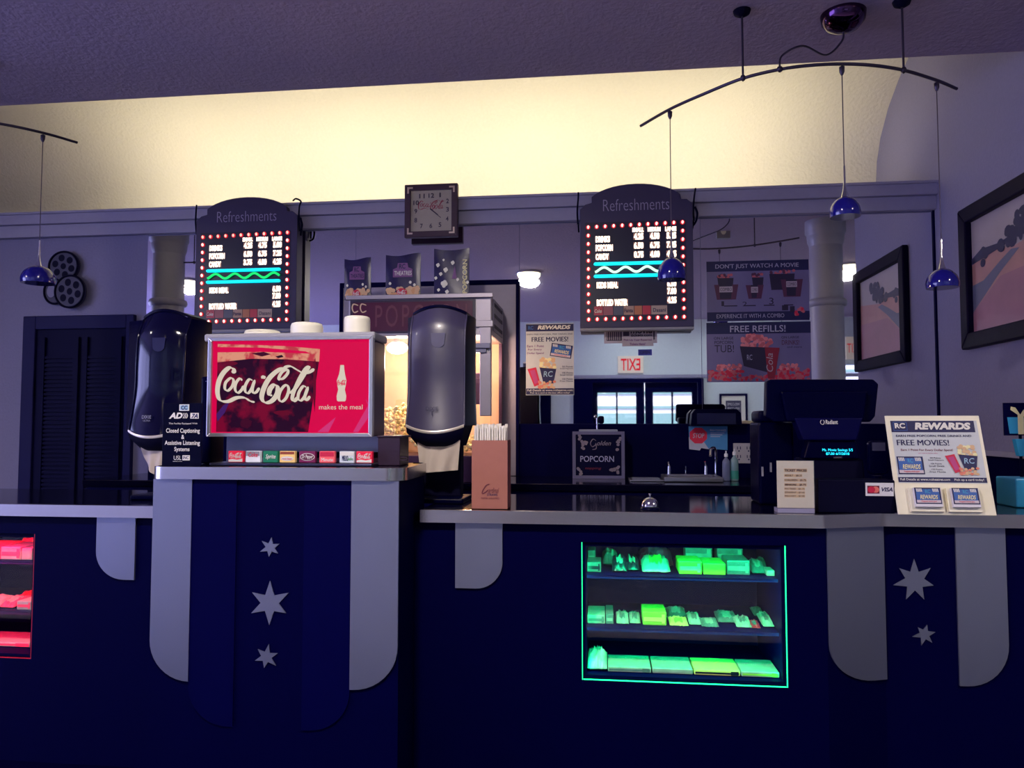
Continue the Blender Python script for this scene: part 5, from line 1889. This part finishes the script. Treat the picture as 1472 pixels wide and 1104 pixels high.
P = plane((1016, 374.5, 1163, 461), YM - 0.003, (190, 128, 960, 580))
dlil = M('poster_lilac', (112, 104, 150), 0.5, var=0.15, scale=6)
mb = MB()
P.box(mb, 190, 128, 960, 580, dlil, 0.0, -0.002)
P.rect(mb, 190, 128, 960, 206, ink_m)
P.text(mb, "DON'T JUST WATCH A MOVIE", 258, 150, 886, 192, M('poster_letter', (172, 168, 196), 0.5), 2 * LAY, 0.01)
P.rect(mb, 190, 512, 960, 578, ink_m)
P.text(mb, 'EXPERIENCE IT WITH A COMBO', 262, 528, 772, 558, M('poster_letter', (172, 168, 196)), 2 * LAY, 0.0)
pdk = M('poster_dark', (34, 22, 62), 0.5)
pmr = M('poster_maroon', (86, 36, 74), 0.5)
plt = M('poster_tag', (176, 160, 176), 0.5)
por = M('poster_popcorn', (196, 96, 110), 0.6)
rnd = random.Random(9)
def heap(P, mb, x0, x1, y0, y1, n, m1, m2, off, r=12):
    for i in range(n):
        P.ell(mb, rnd.uniform(x0, x1), rnd.uniform(y0, y1), r, r * .9, m1 if i % 2 else m2, off + 0.000015 * i, 8)
por2 = M('poster_popcorn_light', (225, 130, 140), 0.6)
for (bx0, bx1, by0, cx0, cx1, cy0, cy1) in ((272, 395, 255, 246, 430, 305, 418), (534, 622, 255, 486, 622, 312, 415), (665, 855, 232, 750, 915, 275, 405)):
    heap(P, mb, bx0 + 6, bx1 - 6, by0 - 26, by0 + 6, 16, por, pmr, LAY)
    P.poly(mb, [(bx0, by0), (bx1, by0), (bx1 - 12, by0 + 120), (bx0 + 14, by0 + 120)], pdk, 0.0016)
    P.poly(mb, [(cx0, cy0), (cx1, cy0), (cx1 - 20, cy1), (cx0 + 20, cy1)], pmr, 0.0022)
    P.poly(mb, [(cx0 + 38, cy0), (cx1 - 46, cy0), (cx1 - 56, cy1 - 6), (cx0 + 44, cy1 - 6)], pdk, 0.0026)
    P.rect(mb, cx0 + 40, cy0 + 14, cx1 - 44, cy0 + 58, plt, 0.003)
    P.text(mb, 'COMBO', cx0 + 46, cy0 + 24, cx1 - 50, cy0 + 48, pdk, 0.0036)
P.text(mb, '2', 460, 436, 494, 470, pdk, 0.002)
P.text(mb, '3', 660, 410, 694, 460, pdk, 0.002)
P.text(mb, '1', 300, 430, 320, 466, pdk, 0.002)
for k in range(4):
    P.rect(mb, 320 + 150 * k, 462, 420 + 140 * k, 470, pdk, 0.0014)
P.rect(mb, 756, 468, 802, 506, pdk, 0.0014)
heap(P, mb, 856, 916, 480, 540, 14, por, red_m, 0.0024, 12)
P.rect(mb, 815, 476, 850, 520, pdk, 0.002)
tag(mb.build('combo_poster', loc=P.p(570, 580)), "wide dark poster on the mirror headed don't just watch a movie", 'poster', 'posters beside the right menu board')

P = plane((1016, 463, 1166, 549), YM - 0.003, (190, 593, 978, 1046))
mb = MB()
P.box(mb, 190, 593, 978, 1046, dlil, 0.0, -0.002)
P.rect(mb, 190, 593, 978, 680, ink_m)
P.text(mb, 'FREE REFILLS!', 370, 618, 790, 668, M('poster_letter', (172, 168, 196)), 2 * LAY, 0.01)
P.text(mb, 'ON LARGE', 246, 702, 396, 722, pdk, LAY, 0.01)
P.text(mb, 'POPCORN', 250, 732, 392, 756, pdk, LAY, 0.01)
P.text(mb, 'TUB!', 250, 764, 398, 820, pdk, LAY, 0.0)
P.text(mb, 'ON LARGE', 758, 702, 890, 720, pdk, LAY, 0.01)
P.text(mb, 'DRINKS!', 760, 732, 890, 768, pmr, LAY, 0.01)
P.text(mb, 'and more', 800, 776, 910, 792, pdk, LAY, 0.0)
heap(P, mb, 205, 470, 960, 1030, 90, por, red_m, LAY, 13)
heap(P, mb, 270, 450, 915, 960, 40, por, por2, LAY, 13)
heap(P, mb, 730, 960, 950, 1030, 80, por, red_m, LAY, 13)
heap(P, mb, 740, 880, 915, 960, 34, por, por2, LAY, 13)
heap(P, mb, 470, 740, 1000, 1034, 40, por, red_m, LAY, 12)
heap(P, mb, 455, 680, 715, 790, 46, por, por2, 0.0018, 17)
heap(P, mb, 500, 620, 688, 720, 16, por, por2, 0.0018, 15)
P.poly(mb, [(442, 775), (700, 790), (650, 975), (470, 925)], pdk, 0.0032)
P.poly(mb, [(630, 785), (742, 790), (700, 1025), (650, 1020)], M('poster_cup', (140, 20, 56), 0.5), 0.004)
P.text(mb, 'Cola', 640, 830, 690, 970, plt, 0.0048, 0.0, 0.2, rot=True)
P.text(mb, 'RC', 495, 840, 535, 880, M('poster_letter', (172, 168, 196)), 0.004)
tag(mb.build('refill_poster', loc=P.p(580, 1046)), 'wide poster on the mirror headed free refills with a heaped popcorn tub', 'poster', 'posters beside the right menu board')
# ticket notice under the menu board, blue tag
P = plane((868, 470, 945, 497.5), YM - 0.004, (505, 80, 822, 198))
mb = MB()
nt_ = M('notice_lilac', (178, 170, 186), 0.6)
P.box(mb, 507, 82, 820, 180, nt_, 0.0, -0.002)
P.rect(mb, 522, 84, 612, 164, pdk)
for k in range(7):
    P.rect(mb, 526 + 12 * k, 88, 530 + 12 * k, 160, plt, 2 * LAY)
P.box(mb, 614, 80, 798, 198, nt_, 0.002, 0.0)
P.text(mb, 'movie', 664, 84, 792, 122, pdk, 0.003, 0.03)
P.text(mb, 'tickets.com', 664, 122, 790, 140, pdk, 0.003, 0.03)
P.rect(mb, 620, 104, 656, 136, pdk, 0.003)
P.text(mb, 'Pick Up Your Reserved', 624, 154, 788, 170, M('plum_ink', (110, 50, 120)), 0.003, 0.02)
P.text(mb, 'Tickets Here!', 658, 178, 750, 194, M('plum_ink', (110, 50, 120)), 0.003, 0.02)
P.rect(mb, 798, 90, 806, 160, pdk, 0.001)
tag(mb.build('ticket_notice', loc=P.p(660, 198)), 'small pale movie tickets notice hanging under the right lit menu board', 'notice')
P = plane((917.5, 501.5, 937, 511.5), YM - 0.003, (0, 0, 100, 50))
mb = MB()
P.box(mb, 0, 4, 100, 46, M('tag_blue', (36, 40, 150), 0.4), 0.002, -0.001)
P.text(mb, 'OPEN', 14, 14, 86, 36, ink_m, 0.003, 0.02)
tag(mb.build('blue_sticker', loc=P.p(50, 46)), 'little blue sticker on the mirror above the reversed exit sign', 'sticker')

# ---- framed picture on the right wall
xf = XR - 0.001
pa = atX(1390, 400, XR)
ya, yb_ = pa.y, pa.y - 1.09
zt_, zb_ = atX(1392, 301, XR).z, atX(1404, 501, XR).z
P = PL((xf, ya, zt_), (0, -1.09 / 109, 0), (0, 0, (zb_ - zt_) / 82))
if P.N.x > 0:
    P.N = -P.N
t = thing('framed_picture', 'large dark framed landscape of a path through pink fields on the right wall', 'picture', P.p(54, 82))
mb = MB()
P.frame(mb, 0, 0, 109, 82, 9, frame_m, 0.045, 0, 0.008)
mb.build('frame', t)
mb = MB()
pk = M('paint_field', (160, 110, 130), 0.45, var=0.25, scale=5)
P.rect(mb, 8, 8, 101, 74, M('paint_sky', (165, 155, 165), 0.45, var=0.15, scale=5), 0.008)
P.poly(mb, [(8, 34), (30, 30), (55, 33), (101, 28), (101, 74), (8, 74)], M('paint_field_light', (176, 128, 128), 0.45, var=0.2, scale=6), 0.009)
P.poly(mb, [(8, 46), (22, 45), (40, 38), (52, 34), (60, 35), (40, 44), (8, 62)], M('paint_path', (96, 100, 130), 0.45), 0.010)
P.poly(mb, [(8, 62), (40, 46), (101, 44), (101, 74), (8, 74)], pk, 0.0105)
pt = M('paint_tree', (40, 40, 78), 0.5, var=0.2)
P.poly(mb, [(8, 31), (20, 27), (40, 28), (70, 25), (70, 28), (40, 31), (8, 34)], pt, 0.011)
rnd = random.Random(4)
for i in range(26):
    P.ell(mb, rnd.gauss(58, 8), rnd.gauss(24, 4.5), rnd.uniform(2, 5), rnd.uniform(2, 4), pt, 0.0112 + 0.00004 * i, 10)
for i in range(8):
    P.ell(mb, rnd.gauss(22, 4), rnd.gauss(30, 1.5), 3, 2.4, pt, 0.0112 + 0.00004 * i, 10)
mb.build('painting', t)
mb = MB()
P.rect(mb, 8, 8, 101, 74, glass('picture_glass', (1, 1, 1), 0.06, 0.05), 0.018)
mb.build('glass', t)

# ---- clock
P = plane((582, 265, 658, 341), 5.085, (508, 72, 892, 460))
t = thing('wall_clock', 'square plum framed clock with red cola script hanging over the ledge', 'clock', P.p(700, 460, -0.03))
mb = MB()
P.box(mb, 530, 95, 870, 440, wood_m, -0.004, -0.034)
P.frame(mb, 508, 72, 892, 460, 44, wood_m, 0.012, -0.034, 0.004)
mb.build('case', t)
mb = MB()
fc = M('clock_face', (190, 182, 165), 0.5)
P.rect(mb, 548, 112, 850, 418, fc, -0.003)
ck = M('clock_ink', (50, 40, 70), 0.6)
for s_, cx, cy in (('12', 700, 154), ('1', 764, 152), ('2', 818, 198), ('3', 818, 260), ('4', 816, 328), ('5', 764, 370), ('6', 698, 376), ('7', 630, 376), ('8', 588, 332), ('9', 588, 266), ('10', 590, 204), ('11', 632, 156)):
    wd = 10 * len(s_) if s_ != '1' else 5
    P.text(mb, s_, cx - wd, cy - 17, cx + wd, cy + 17, ck, 0.0, 0.02)
coke(P, mb, 605, 188, 795, 258, M('clock_red', (176, 60, 84), 0.5), 0.0, 0.7)
mb.build('face', t)
mb = MB()
P.poly(mb, [(692, 256), (698, 250), (752, 296), (746, 302)], ck, 0.003)
mb.build('hour_hand', t)
mb = MB()
P.poly(mb, [(690, 254), (694, 250), (772, 318), (770, 322)], ck, 0.004)
mb.build('minute_hand', t)
for cx, cy, sx, sy in ((528, 92, 1, 1), (872, 92, -1, 1), (528, 438, 1, -1), (872, 438, -1, -1)):
    mb = MB()
    P.slab(mb, [(cx, cy), (cx + sx * 40, cy), (cx + sx * 40, cy + sy * 12), (cx + sx * 12, cy + sy * 12), (cx + sx * 12, cy + sy * 46), (cx, cy + sy * 46)], M('bracket', (205, 185, 175), 0.35, metal=0.5), 0.0135, 0.0122)
    mb.build('corner_bracket', t)
mb = MB()
P.box(mb, 550, 114, 848, 416, glass_m, 0.008, 0.006)
mb.build('glass', t)

# ---- lit refreshment menu boards
mbrd = M('menu_board', (46, 38, 82), 0.45)
mface = M('menu_face', (20, 18, 56), 0.35)
lit = M('menu_letter', (255, 240, 215), 0.5, emit=2.2)
plate_m = M('menu_plate', (150, 110, 100), 0.5, emit=0.8)
ringm = M('bulb_red_ring', (190, 15, 40), 0.5, emit=0.7)
blb = M('bulb_white', (255, 205, 190), 0.4, emit=2.2)
blbs = M('bulb_warm', (255, 165, 150), 0.4, emit=1.8)
cyanm = M('neon_cyan', (10, 205, 220), 0.4, emit=1.4)
greenm = M('neon_green', (20, 190, 90), 0.4, emit=1.4)
green2 = M('neon_green_pale', (190, 240, 200), 0.4, emit=1.4)
# drawing units: those of the right-hand board, 65..850 wide and 65..1050 tall
def menu_board(pxb, lab, prices, right):
    YF = 5.07
    P = plane(pxb, YF, (65, 65, 850, 1045))
    t = thing('menu_board', lab, 'menu board', P.p(457, 1045, -0.05), 'lit refreshment menu boards')
    out = [(65, 1045), (68, 232), (105, 200), (150, 188)]
    for i in range(15):
        a = math.radians(152 - (152 - 28) * i / 14)
        out.append((457 + 348 * math.cos(a), 232 - 166 * math.sin(a) ** 0.9))
    out += [(770, 182), (808, 182), (848, 214), (848, 1045)]
    mb = MB()
    P.slab(mb, out, mbrd, 0.0, -0.10, 0.003)
    P.text(mb, 'Refreshments', 230, 170, 688, 250, M('menu_title', (150, 144, 178), 0.5), 0.002, -0.012)
    mb.build('cabinet', t)
    mb = MB()
    P.rect(mb, 104, 325, 800, 1005, mface, 0.001)
    P.box(mb, 65, 1045, 848, 1062, grey_m, -0.005, -0.09)
    face = mb.build('face', t)
    def word(s_, x0, y0, x1, y1, b_):
        mb = MB()
        P.rect(mb, x0 - 2, y0 + 1, x1 + 2, y1 - 1, plate_m, 0.002)
        P.text(mb, s_, x0, y0, x1, y1, lit, 0.003, b_)
        mb.build('lit_word', face)
    cols = ((432, 510), (538, 626), (658, 734))
    for (a, b), s_ in zip(cols, ('SMALL', 'MEDIUM', 'LARGE')):
        word(s_, a, 368, b, 400, 0.06)
    rows = (('DRINKS', 176, 276, 420, 464), ('POPCORN', 176, 296, 478, 524), ('CANDY', 176, 268, 540, 584))
    for k, (s_, a, b, y0, y1) in enumerate(rows):
        word(s_, a, y0, b, y1, 0.06)
        for j, (ca, cb) in enumerate(cols):
            w_ = 66
            xm = (ca + cb) / 2 + 4
            word(prices[k][j], xm - 33, (406, 468, 530)[k], xm + 33, (452, 514, 576)[k], 0.06)
    word('KIDS', 182, 734, 248, 778, 0.06)
    word('MEAL', 256, 734, 330, 778, 0.06)
    word('BOTTLED', 182, 852, 296, 898, 0.06)
    word('WATER', 304, 852, 396, 898, 0.06)
    for s_, y in zip(prices[3], (730, 782, 842)):
        word(s_, 668, y, 730, y + 46, 0.06)
    for y in (613, 697):
        mb = MB()
        a, b = P.p(172, y, 0.014), P.p(722, y, 0.014)
        mb.cyl(a, b, 0.0115, cyanm, n=12)
        mb.ball(a, 0.0115, cyanm, sub=1)
        mb.ball(b, 0.0115, cyanm, sub=1)
        mb.build('neon_tube', t)
    mb = MB()
    pts = []
    for i in range(61):
        u = i / 60
        pts.append(P.p(172 + 550 * u, 654 + 17 * math.cos(2 * PI * (u * 3.7) + 0.5), 0.014))
    mb.tube(pts, 0.0085, green2 if right else greenm, 10)
    mb.build('neon_wave', t)
    mb = MB()
    cs = [(200, 60, 90), (170, 90, 110), (90, 90, 120), (190, 150, 140), (200, 120, 90), (205, 50, 80), (190, 165, 160)]
    xs = [160, 226, 296, 366, 440, 496, 556, 668]
    for k in range(7):
        P.rect(mb, xs[k] + 2, 900, xs[k + 1] - 2, 960, M('brand_strip_%d' % k, tuple(int(c * .8) for c in cs[k]), 0.4, emit=0.15), 0.002 + 0.0001 * k)
    P.text(mb, 'Fanta', 372, 918, 432, 944, ink_m, 0.004, 0.02)
    P.text(mb, 'Coke', 166, 918, 216, 944, white_m, 0.004, 0.02, 0.2)
    P.text(mb, 'Dasani', 570, 918, 656, 944, ink_m, 0.004, 0.01)
    mb.build('brand_strip', t)
    # chasing bulbs all round
    spots = []
    for i in range(12):
        spots += [(125 + 652.0 * i / 11, 358 - 16.0 * i / 11), (125 + 655.0 * i / 11, 988 - 8.0 * i / 11)]
    for i in range(1, 11):
        spots += [(125 - 1.0 * i / 11, 358 + 630.0 * i / 11), (777 + 3.0 * i / 11, 342 + 638.0 * i / 11)]
    pr = {}
    for x, y in spots:
        corner = y < 362 and not right
        kx = 'a' if not corner else 'b'
        c = P.p(x, y, 0.006)
        if kx not in pr:
            mb = MB()
            mb.cyl(c + Vector((0, 0.005, 0)), c + Vector((0, 0.001, 0)), 0.0155, ringm, n=14)
            mb.ball(c + Vector((0, -0.004, 0)), 0.0088, blb if kx == 'a' else blbs, 0.95, 0.9, 1.35, 1)
            o = mb.build('bulb', t)
            pr[kx] = (o, c)
        else:
            o0, c0 = pr[kx]
            o = o0.copy()
            COL.objects.link(o)
            o.parent = t
            o.location = c - c0
            ORG[o] = ORG[t]
    # hanging strap and cable at the ends
    for x, hook in ((52 if right else 60, False), (858, True)):
        mb = MB()
        pts = [P.p(x, 330, -0.02), P.p(x - 4, 240, -0.01), P.p(x + 4, 150, 0.0), P.p(x + (4 if not hook else 12), 112, -0.005)]
        if hook and not right:
            pts += [P.p(835, 92, 0), P.p(800, 96, -0.03)]
        mb.tube(catmull(pts, 8), 0.006, black_m, 6)
        if hook:
            mb.tube(catmull([P.p(864, 235, -0.015), P.p(880, 280, -0.01), P.p(872, 330, -0.012), P.p(858, 352, -0.04)], 8), 0.007, black_m, 6)
        mb.build('strap' if not hook else 'cable', t)
    return t
menu_board((280.5, 283, 427, 473), 'left lit refreshments menu board with arched top, above the cola sign', (('4.25', '4.75', '5.00'), ('6.50', '6.75', '7.25'), ('3.75', '4.00', '4.25'), ('6.50', '7.00', '4.25')), False)
menu_board((833.5, 263.5, 997, 470.5), 'right lit refreshments menu board with arched top, partly behind a blue pendant', (('4.25', '4.50', '5.25'), ('6.50', '6.75', '7.25'), ('0.75', '4.00', '4.25'), ('6.50', '7.00', '4.25')), True)

# ---- curved pendant rails
rail_m = M('rail_metal', (70, 62, 86), 0.35, metal=0.6)
blue_g = M('cobalt_glass', (20, 16, 122), 0.08, coat=0.5)
ZR = az(1210, 92, 3.42)
def on_rail(px, py):
    return atZ(px, py, ZR)
def rail(name, lab, pix, rods, canopy, feed):
    pts = [on_rail(*q) for q in pix]
    t = thing(name, lab, 'rail', (sum(p.x for p in pts) / len(pts), sum(p.y for p in pts) / len(pts), ZR), 'curved pendant rails')
    MB().tube(catmull(pts, 8), 0.0075, rail_m, 8).build('track', t)
    for px, py in rods:
        p = on_rail(px, py)
        mb = MB()
        mb.cyl(p, (p.x, p.y, ZC - 0.012), 0.005, rail_m, n=10)
        mb.ball(p, 0.014, rail_m, 1, 1, 1.3, 1)
        mb.build('rod', t)
        MB().lathe((p.x, p.y, ZC), [(0.012, -0.03), (0.035, -0.016), (0.04, -0.001)], blackmatte_m, 16).build('ceiling_cap', t)
    if canopy:
        p = atZ(canopy[0], canopy[1], ZC)
        MB().lathe((p.x, p.y, ZC), [(0.0, -0.085), (0.03, -0.083), (0.07, -0.066), (0.095, -0.035), (0.10, -0.001)], M('dark_chrome', (70, 45, 80), 0.12, metal=1.0)).build('canopy', t)
        f = on_rail(*feed)
        MB().tube(catmull([(p.x, p.y, ZC - 0.083), (p.x - 0.01, p.y, ZC - 0.13), (p.x - 0.08, p.y, ZC - 0.19), (f.x + 0.1, f.y, ZR + 0.1), (f.x + 0.01, f.y, ZR + 0.06), (f.x, f.y, ZR)], 8), 0.0045, rail_m, 6).build('feed_cable', t)
        MB().ball(f, 0.016, rail_m, sub=1).build('connector', t)
    return t
rail('pendant_rail', 'curved dark lighting rail hanging from the ceiling at upper right', [(921, 181), (963, 157), (1012, 135), (1067, 113), (1120, 100), (1165, 94), (1210, 92), (1255, 94), (1299, 101), (1345, 115), (1375, 127.5)], [(1068, 112), (1299, 100.5)], (1212, 20), (1121, 99.5))
rail('pendant_rail', 'end of a curved dark lighting rail at the upper left edge', [(-330, 178), (-250, 168), (-160, 164), (-80, 168), (0, 178), (62, 191), (111, 205)], [(-250, 168), (-20, 175)], None, None)
def pendant(lab, rx, ry, cx, cyb, cyt, wpx, tilt=0.0):
    p = on_rail(rx, ry)
    # shade hangs straight down from the rail
    zb_, zt_ = az(cx, cyb, p.y), az(cx, cyt, p.y)
    d = (at(cx + wpx / 2, cyb, p.y) - at(cx - wpx / 2, cyb, p.y)).length
    r = d / 2
    t = thing('pendant_lamp', lab, 'pendant lamp', (p.x, p.y, zb_), 'blue glass pendants')
    c = (p.x, p.y, zb_)
    h = (zt_ - zb_) * 1.0
    pr = []
    for i in range(12):
        a = math.radians(-12 + 96 * i / 11)
        pr.append((r * math.cos(a) if a > 0 else r * math.cos(a) * (1 + a * 0.1), h * 0.2 + h * 0.8 * math.sin(a)))
    pr.append((0.012, h * 1.0))
    MB().lathe(c, pr, blue_g, 40).build('shade', t)
    MB().lathe((p.x, p.y, zb_ + h * 0.98), [(0.016, 0), (0.013, 0.012), (0.008, 0.03), (0.005, 0.06), (0.0045, 0.13), (0.0035, 0.14)], chrome_m, 16).build('stem', t)
    MB().tube([(p.x, p.y, zb_ + h + 0.13), (p.x, p.y, ZR - 0.012)], 0.0022, rail_m, 6).build('cord', t)
    MB().lathe((p.x, p.y, ZR), [(0.005, -0.05), (0.011, -0.036), (0.012, -0.014), (0.004, -0.009)], rail_m, 12).build('rail_clip', t)
    MB().ball((p.x, p.y, zb_ + h * 0.45), 0.02, M('unlit_bulb', (150, 150, 190), 0.3)).build('bulb', t)
pendant('blue glass pendant hanging in front of the right menu board', 963, 157, 966, 403.5, 370, 41)
pendant('blue glass pendant hanging highest, in front of the ledge at right', 1210, 92, 1216, 313, 283, 44.5)
pendant('blue glass pendant hanging between the two framed pictures at right', 1346, 115.5, 1357, 415, 386, 47)
pendant('blue glass pendant at far left in front of the film reels', 62, 191, 53, 408.5, 382, 42)
